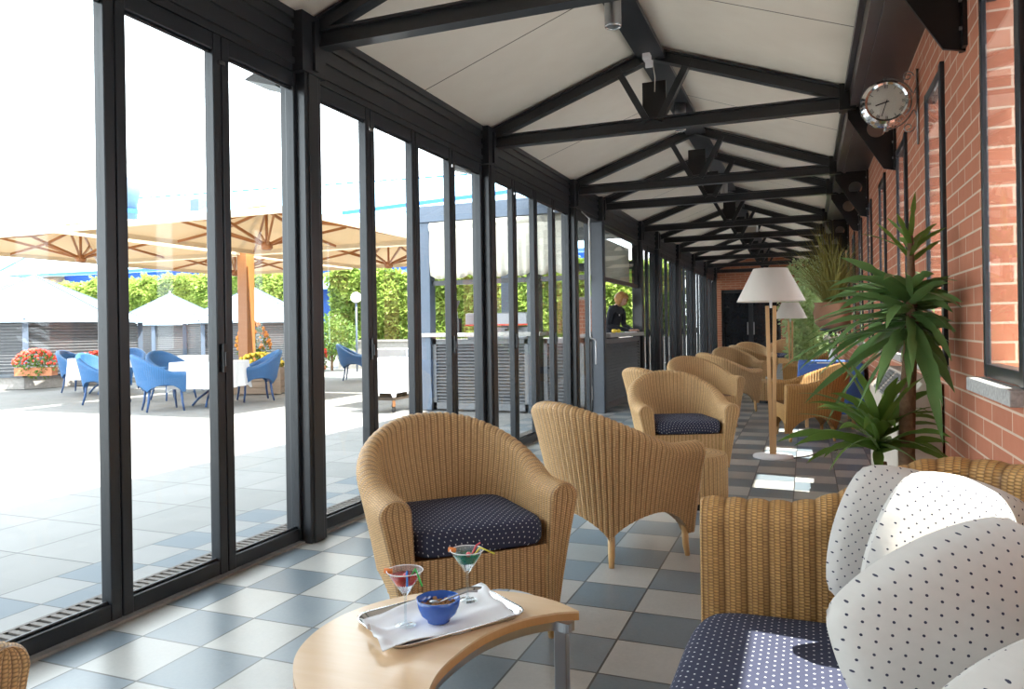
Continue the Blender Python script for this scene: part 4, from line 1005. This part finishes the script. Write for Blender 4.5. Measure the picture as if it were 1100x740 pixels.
# courtyard furniture: blue armchairs
GB = 'blue wicker armchairs in the courtyard'
bc = make_tub('garden_armchair', 'bright blue wicker armchair nearest the glass, left of the white-clothed table', MT['bluewick'], MT['bluewick'], .62, .90, .30, .12, .43, False, .07, 3, .020)
tag(bc, cat='armchair', group=GB); bc.location, bc.rotation_euler.z = (-9.55, 9.0, 0), ang(.55, .80)
def bch(x, y, fx, fy, lab): return clone(bc, (x, y, 0), ang(fx, fy), lab, GB)
bch(-9.15, 10.75, -.6, -.75, 'blue wicker armchair right of the white-clothed table, partly behind a door frame')
bch(-11.0, 10.6, .95, -.1, 'dark blue wicker armchair behind the bright blue one')
bch(-11.5, 9.6, .9, .3, 'dark blue wicker armchair left behind the bright blue one')
bch(-14.5, 11.5, .9, .35, 'blue wicker armchair in front of the left pavilion, the nearer of a pair')
bch(-14.33, 12.55, .5, -.8, 'blue wicker armchair in front of the left pavilion, the farther of a pair')
bch(-10.4, 15.75, .85, .4, 'blue wicker armchair before the hedge, left of the far clothed table')
bch(-9.35, 17.3, -.8, -.5, 'blue wicker armchair before the hedge, right of the far clothed table')
bch(-8.6, 16.2, -.9, .2, 'blue wicker armchair partly hidden by the bar kiosk')
def gtable(loc, label, cl_label, r=.50, flw=False):
    t = thing('garden_table', label, 'table', loc, .5, 'garden tables under cloths')
    MB().lathe([(0, .70), (r*.95, .70), (r*.95, .73), (0, .73)], 32).build('tabletop', MT['bluewick'], t)
    MB().tube([(0, 0, .2), (0, 0, .7)], .035, 10).build('pedestal', MT['bluewick'], t, True)
    for k in range(4): a = pi/2*k; MB().tube([(.02*cos(a), .02*sin(a), .25), (.2*cos(a), .2*sin(a), .12), (.3*cos(a), .3*sin(a), 0)], .018, 8).build('leg', MT['bluewick'], t, True)
    hx = .5; o = cloth_mesh(hx*.95, hx*.95, .74, .42, flare=.02, pleat=.03, k=6)
    o = o.build('tablecloth', MT['white'], None, True); o.location = (*loc[:2], .0); o.rotation_euler.z = .3; tag(o, cl_label, 'tablecloth', 'white tablecloths in the courtyard')
gtable((-9.35, 9.85, 0), 'garden table between the bright blue armchairs', 'white tablecloth between the bright blue armchairs, its corners hanging low')
gtable((-11.98, 12.26, 0), 'garden table behind the nearer clothed one', 'white tablecloth on the table behind the nearer one, by the wooden planter')
gtable((-13.6, 11.35, 0), 'garden table before the left pavilion', 'cream tablecloth on the table in front of the left pavilion')
gtable((-9.9, 16.7, 0), 'garden table before the hedge', 'white tablecloth on the far table before the hedge')

def flowers(mb_l, mb_f, c, rad, n, L, seed, fr_=.25):
    rnd = random.Random(seed); leafcloud(mb_l, c, rad, n, L, L*.5, seed)
    for _ in range(int(n*fr_)):
        a = rnd.random()*2*pi; e = rnd.random()*pi/2; p = (c[0]+rad[0]*cos(a)*cos(e)*1.03, c[1]+rad[1]*sin(a)*cos(e)*1.03, c[2]+rad[2]*(sin(e)*1.05)); mb_f.sphere(p, L*rnd.uniform(.28, .5), 6, 4)
def planter(name, label, loc, body, rad, z, n, L, fm, seed, cat='planter', rz=0, grp=None):
    t = thing(name, label, cat, loc, rz, grp); body.build('container', body.mat, t, getattr(body, 'sm', False)); a, b = MB(), MB(); flowers(a, b, (0, 0, z), rad, n, L, seed); a.build('foliage', MT['leafdk'], t); b.build('blossoms', fm, t, True); return t
def crate(hx, hy, h):
    m = MB(); n = 4
    for k in range(n): z = h*k/n; m.box(-hx, hx, -hy, -hy+.03, z+.008, z+h/n-.008).box(-hx, hx, hy-.03, hy, z+.008, z+h/n-.008).box(-hx, -hx+.03, -hy, hy, z+.008, z+h/n-.008).box(hx-.03, hx, -hy, hy, z+.008, z+h/n-.008)
    for x in (-hx, hx): m.box(x-.03, x+.03, -hy-.015, -hy+.05, 0, h+.01)
    m.box(-hx+.03, hx-.03, -hy+.03, hy-.03, .02, h-.05); m.mat = MT['cratewood']; return m
def potm(r, h, mat='pot'): m = MB().lathe([(r*.72, 0), (r*.95, h*.85), (r*1.05, h*.86), (r*1.05, h), (r*.9, h), (r*.85, h*.9), (0, h*.9)], 24); m.mat = MT[mat]; m.sm = True; return m
planter('planter_crate', 'weathered wooden planter crate with yellow and rust flowers below the umbrella mast', (-10.15, 12.05, 0), crate(.45, .3, .52), (.48, .34, .26), .52, 420, .09, MT['yellow'], 3, rz=.38)
planter('flower_pot', 'large terracotta pot with orange-red flowers beside the wooden planter', (-9.55, 12.85, 0), potm(.30, .5), (.32, .32, .45), .66, 420, .09, MT['red'], 4)
planter('flower_pot', 'shrub with orange flowers just left of the umbrella mast', (-11.4, 13.3, 0), potm(.25, .4), (.35, .35, .55), .85, 420, .10, MT['orange'], 6)
tp = thing('topiary_tree', 'small ball-shaped topiary tree behind the wooden planter', 'potted tree', (-10.6, 13.9, 0))
potm(.2, .35).build('pot', MT['pot'], tp, True); MB().tube([(0, 0, .3), (.01, 0, 1.2)], .02, 8).build('trunk', MT['trunk'], tp, True); m = MB(); leafcloud(m, (0, 0, 1.4), (.30, .30, .30), 900, .07, .04, 8); m.build('crown', MT['leafdk'], tp)

# umbrella with four square canopies
um_c = W(265, 15.5, 0); um = thing('garden_umbrella', 'giant garden umbrella: one wooden mast carrying four cream square canopies', 'umbrella', um_c)
MB().box(-.12, .12, -.12, .12, 0, 3.42).build('mast', MT['teak'], um, bevel=.01)
hubs = [(W(88, 14.3, 0), 'a'), (W(288, 12.65, 0), 'b'), (W(253.6, 18.3, 0), 'c'), (W(418.5, 16.7, 0), 'd')]
ax1 = (hubs[1][0]-hubs[0][0]).normalized(); ax2 = Vector((-ax1.y, ax1.x, 0)); HS = 2.03
for hp, _ in hubs:
    c = hp-um_c; c.z = 0; zh = 2.66; zp = 3.36; ze = 2.90; nn = 12; G = []; hsz = HS
    MB().lathe([(.07, zh-.06), (.10, zh-.02), (.10, zh+.05), (.05, zh+.09)], 12, (c.x, c.y, 0)).tube([(c.x, c.y, zh), (c.x, c.y, zp-.04)], .025, 8).build('hub', MT['teak'], um, True)
    m = MB()
    def cp(u, v): 
        r = max(abs(u), abs(v)); sagg = .07*sin(pi*r)*(1-abs(abs(u)-abs(v))/max(r, 1e-6)*0-.0) ; q = min(abs(u), abs(v))/max(r, 1e-6)
        z = zp-(zp-ze)*r**.92-.04*sin(pi*r)*(1-q)
        return Vector((c.x, c.y, 0))+ax1*(u*hsz)+ax2*(v*hsz)+Uv*z
    NN = 16; m.grid([[tuple(cp(2*i/NN-1, 2*j/NN-1)) for j in range(NN+1)] for i in range(NN+1)])
    for s in range(4):
        row = []
        for i in range(NN+1):
            u = 2*i/NN-1; p = cp(*((u, -1), (1, u), (-u, 1), (-1, -u))[s]); row.append([tuple(p), (p.x, p.y, p.z-.09)])
        m.grid(row)
    o = m.build('canopy', MT['creamcloth'], um); md = o.modifiers.new('s', 'SOLIDIFY'); md.thickness = .004
    vz = MB()
    vz.grid([[tuple(cp(u*.001, v*.001)+Uv*.10 if r == 0 else Vector((c.x, c.y, 0))+ax1*u*.3+ax2*v*.3+Uv*(zp-.06)) for r in (0, 1)] for u, v in ((1, 1), (-1, 1), (-1, -1), (1, -1), (1, 1))]); vz.build('vent_cap', MT['creamcloth'], o)
    for (u, v) in ((1, 1), (1, -1), (-1, 1), (-1, -1), (1, 0), (-1, 0), (0, 1), (0, -1)):
        e = cp(u*.97, v*.97)-Uv*.05; p0 = Vector((c.x, c.y, zp-.08)); mid = p0.lerp(e, .48)-Uv*(.07 if u*v == 0 else .02)
        m = MB().beam(p0, mid, .03, .045).beam(mid, e, .03, .045); m.beam((c.x, c.y, zh+.02), mid-Uv*.02, .03, .045); m.build('rib', MT['teak'], um)
    # carrying arm from the mast
    dirc = c.normalized(); a = dirc*.1+Uv*3.33; b = Vector((c.x, c.y, zp+.10)); MB().beam(a, b, .05, .07).build('arm', MT['white'], um)

# pavilions: octagonal zinc roofs on louvred walls
def pavilion(px, d, R_, label, rot, peak=2.78, eave=1.60, pl=True):
    c = W(px, d, 0); t = thing('pavilion', label, 'pavilion', c, YAW+rot, 'octagonal courtyard pavilions'); n = 8
    P = lambda r, k, z: (r*cos(2*pi*k/n), r*sin(2*pi*k/n), z)
    rf = MB().add([P(R_, k, eave) for k in range(n)]+[(0, 0, peak)]+[P(R_, k, eave-.07) for k in range(n)], [(k, (k+1) % n, n) for k in range(n)]+[(n+1+k, n+1+(k+1) % n, (k+1) % n, k) for k in range(n)]+[tuple(n+1+k for k in range(n))[::-1]])
    RFO = rf.build('roof', MT['pavroof'], t)
    for k in range(n):
        MB().beam(P(R_*1.005, k, eave+.01), (0, 0, peak+.02), .05, .03).build('hip_strip', MT['bluegrey'], RFO)
        MB().beam(P(R_*.93, k, .3), P(R_*.93, k, eave-.05), .12, .12).build('post', MT['bluegrey'], t)
        a = Vector(P(R_*.9, k, 0)); b = Vector(P(R_*.9, k+1, 0)); m = MB()
        for q in range(16):
            z = .38+(eave-.5)*q/15.; m.beam(a+Uv*z, b+Uv*z, .02, .055, (a+b).normalized()*.5+Uv)
        a2, b2 = a*.985, b*.985; m.add([a2+Uv*.3, b2+Uv*.3, b2+Uv*(eave-.06), a2+Uv*(eave-.06)], [(0, 1, 2, 3)])
        m.build('louvre_wall', MT['louvre'], t)
    MB().prism([(P(R_*1.12, k, 0)[0], P(R_*1.12, k, 0)[1]) for k in range(n)], 0, .27).build('plinth', MT['plinth'], t)
    MB().prism([(P(R_*1.14, k, 0)[0], P(R_*1.14, k, 0)[1]) for k in range(n)], .27, .32).build('plinth_slab', MT['greypost'], t)
    MB().tube([(0, 0, peak), (0, 0, peak+.12)], [.05, .02], 8).build('finial', MT['pavroof'], RFO)
    return c, t
pavilion(38, 19.6, 2.65, 'left octagonal pavilion with pale zinc roof, nearest of the three', radians(28))
pavilion(183, 29.5, 2.4, 'middle octagonal pavilion seen behind the blue armchairs', radians(10))
pavilion(271, 25.8, 2.3, 'right octagonal pavilion behind the umbrella mast', radians(20))
bx = MB().box(-.42, .42, -.11, .11, 0, .18); bx.mat = MT['pot']
fbp = W(38, 16.75, .32); planter('flower_box', 'terracotta flower box of red geraniums on the left pavilion plinth', fbp, bx, (.48, .22, .30), .26, 420, .09, MT['red'], 12, rz=YAW, grp='geranium boxes on the left pavilion plinth')
bx = MB().box(-.42, .42, -.11, .11, 0, .18); bx.mat = MT['pot']
fbp = W(104, 17.75, .32); planter('flower_box', 'second geranium box on the left pavilion plinth, behind the blue armchairs', fbp, bx, (.48, .22, .24), .24, 260, .09, MT['red'], 13, rz=YAW+.5, grp='geranium boxes on the left pavilion plinth')

# hedge and its low wall
def hedge(p0, p1, h, label, n, z0=0., thick=1.0, seed=1):
    p0 = Vector(p0); p1 = Vector(p1); d = p1-p0; L = d.length; d.normalize(); nr = Vector((d.y, -d.x, 0))
    rnd = random.Random(seed); m = MB(); t = thing('hedge', label, 'hedge', p0); lumps = [(rnd.random()*L, rnd.uniform(.2, 1)*h, rnd.uniform(.5, 1.0)) for _ in range(int(L*2.2))]
    rows = []; NX = int(L*3)
    for i in range(NX+1):
        x = L*i/NX; row = []
        for j in range(11):
            f = j/10; a = pi/2*max(0, (f-.6)/.4); zz = z0+(h-z0)*min(1, f/.75+.02) if f < .75 else h
            out = thick*(1 if f < .7 else cos((f-.7)/.3*pi/2)); bmp = .16*sin(x*2.3+j*.9)*sin(x*.9+j*1.7)+.1*sin(x*5.1+j*2.1)
            row.append(tuple(d*x+nr*(out+bmp*.9)*.8+Uv*(zz+bmp*(1.5 if f > .7 else .2)-.12)))
        rows.append(row)
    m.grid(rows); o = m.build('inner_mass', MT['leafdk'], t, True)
    m = MB()
    for _ in range(n):
        i = rnd.random(); x = L*i; j = rnd.random()*10; k = int(i*NX); row = rows[min(NX, k)]; a = Vector(row[int(j)]); b = Vector(row[min(10, int(j)+1)]); p = a.lerp(b, j-int(j)); p = p-d*p.dot(d)+d*x
        hump = .22*sin(x*1.7+p.z*2.2)+.13*sin(x*4.3-p.z*3.7); p += nr*(hump*.5+rnd.uniform(-.05, .16))+Uv*rnd.uniform(-.05, .12+max(0, hump*.3))
        dd = (nr+Vector((rnd.gauss(0, .8), rnd.gauss(0, .8), rnd.gauss(.1, .8)))).normalized(); s = rnd.uniform(.6, 1.4); m.leaf(p, dd, (rnd.gauss(0, .6), rnd.gauss(0, .6), 1), .20*s, .12*s)
    o = m.build('leaves', MT['hedge'], t); tag(o, kind='stuff'); return t
hA = W(60, 39, 0); hB = W(366, 25.7, 0); hC = W(735, 23.5, 0); hM = W(352, 31, 0)
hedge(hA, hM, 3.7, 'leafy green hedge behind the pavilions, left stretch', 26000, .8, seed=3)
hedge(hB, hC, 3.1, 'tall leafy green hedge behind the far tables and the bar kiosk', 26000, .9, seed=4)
dH = (hC-hB).normalized(); nH = Vector((dH.y, -dH.x, 0))
lw = MB(); a = hB+dH*.5+nH*1.25; b = hC+nH*1.25; lw.beam(a+Uv*.42, b+Uv*.42, .25, .86); lw.beam(a+Uv*.88, b+Uv*.88, .32, .07); o = lw.build('garden_wall', MT['plinth'], None); tag(o, 'low pale garden wall in front of the hedge', 'garden wall')
gl = thing('garden_lamp', 'small white globe lamp post in front of the hedge', 'lamp post', W(383, 22.2, 0)); MB().tube([(0, 0, 0), (0, 0, 2.05)], .03, 8).build('post', MT['bluegrey'], gl, True); MB().sphere((0, 0, 2.2), .16, 14, 10).build('globe', MT['white'], gl, True)
# small shrubs in front of the wall, near the left
for k, (px, d, lab, s) in enumerate(((356, 24., 'rounded shrub in front of the hedge, left of the globe lamp', .8),)):
    t = thing('garden_shrub', lab, 'shrub', W(px, d-1, 0)); m = MB(); leafcloud(m, (0, 0, 1.25*s), (1.0*s, 1.0*s, .85*s), 1500, .14, .08, 30+k); m.build('foliage', MT['leafdk'], t); MB().tube([(0, 0, 0), (0, 0, 1.1*s)], .04, 6).build('stem', MT['trunk'], t)

# hall with pale blue roof far behind
bh = thing('blue_hall', 'large hall with a pale blue roof and royal blue trim behind the hedge', 'building', (0, 0, 0))
e0, e1 = W(-12, 47, 4.9), W(640, 35.5, 4.9); r0, r1 = W(150, 60, 12.1), W(700, 49.5, 12.1)
MB().add([e0, e1, r1, r0, e0-Uv*.1, e1-Uv*.1], [(0, 1, 2, 3), (4, 5, 1, 0)]).build('roof', MT['blueroof'], bh)
bk0 = W(-60, 75, 4.9); MB().add([e0, r0, bk0], [(0, 1, 2)]).build('roof_hip', MT['blueroof'], bh)
MB().beam(e0+Uv*.02, e1+Uv*.02, .2, .16).build('gutter', MT['royal'], bh)
m = MB(); L = (r1-r0).length; dd = (r1-r0).normalized(); nseg = 46
for k in range(nseg): m.beam(r0+dd*(L*k/nseg), r0+dd*(L*(k+.62)/nseg), .2, .14)
m.build('ridge_cap', MT['royal'], bh)
MB().beam(e0, r0, .2, .16).build('hip_cap', MT['royal'], bh)
dw = (e1-e0).normalized(); back = Vector((-dw.y, dw.x, 0))
MB().add([e0+back*1-Uv*4.9, e1+back*1-Uv*4.9, e1+back*1, e0+back*1], [(0, 1, 2, 3)]).build('wall', MT['royal'], bh)
MB().add([e0-back*1-Uv*1.0, e1-back*1-Uv*1.0, e1+back*.9-Uv*.5, e0+back*.9-Uv*.5, e0-back*1-Uv*1.5, e1-back*1-Uv*1.5], [(0, 1, 2, 3), (4, 5, 1, 0)]).build('lower_roof', MT['blueroof'], bh)
# raised strip on the roof and a roof light, set on the roof plane
nrm = (e1-e0).cross(r0-e0).normalized()
def onroof(px, py):
    d = Fv+Rv*((px-550)/FPX)-Up*((py-370-CY)/FPX); o_ = Vector((0, 0, EYE)); return o_+d*((e0-o_).dot(nrm)/d.dot(nrm))
MB().beam(onroof(368, 229), onroof(600, 199), .25, .22).build('roof_step', MT['royal'], bh)
a = onroof(213, 222); MB().box(a.x-.4, a.x+.4, a.y-.4, a.y+.4, a.z-.4, a.z+.5).build('roof_light', MT['bluegrey'], bh)
vt = thing('roof_vent', 'blue flared vent chimney left on the ridge of the blue hall', 'chimney', W(141, 52, 0)); MB().lathe([(.5, 8), (.5, 10.3), (.55, 10.3), (.9, 12.0), (0, 12.0)], 20).build('cowl', MT['bluegrey'], vt, True); MB().lathe([(.55, 9.6), (.55, 9.9)], 20).build('band', MT['royal'], vt)
th_ = thing('tiled_house', 'low house with orange tiled roof and red wall at the far left', 'building', W(-75, 44, 0), YAW)
MB().box(-6, 6.0, 0, 6, 0, 3.6).build('wall', MT['redwall'], th_); MB().add([(-6.5, -.6, 3.6), (6.5, -.6, 3.6), (6.5, 3, 5.2), (-6.5, 3, 5.2), (-6.5, -.6, 3.45), (6.5, -.6, 3.45), (6.5, 6.5, 3.6), (-6.5, 6.5, 3.6)], [(0, 1, 2, 3), (4, 5, 1, 0), (3, 2, 6, 7), (1, 6, 2)]).build('roof', MT['tileroof'], th_)
bpy.context.view_layer.update()
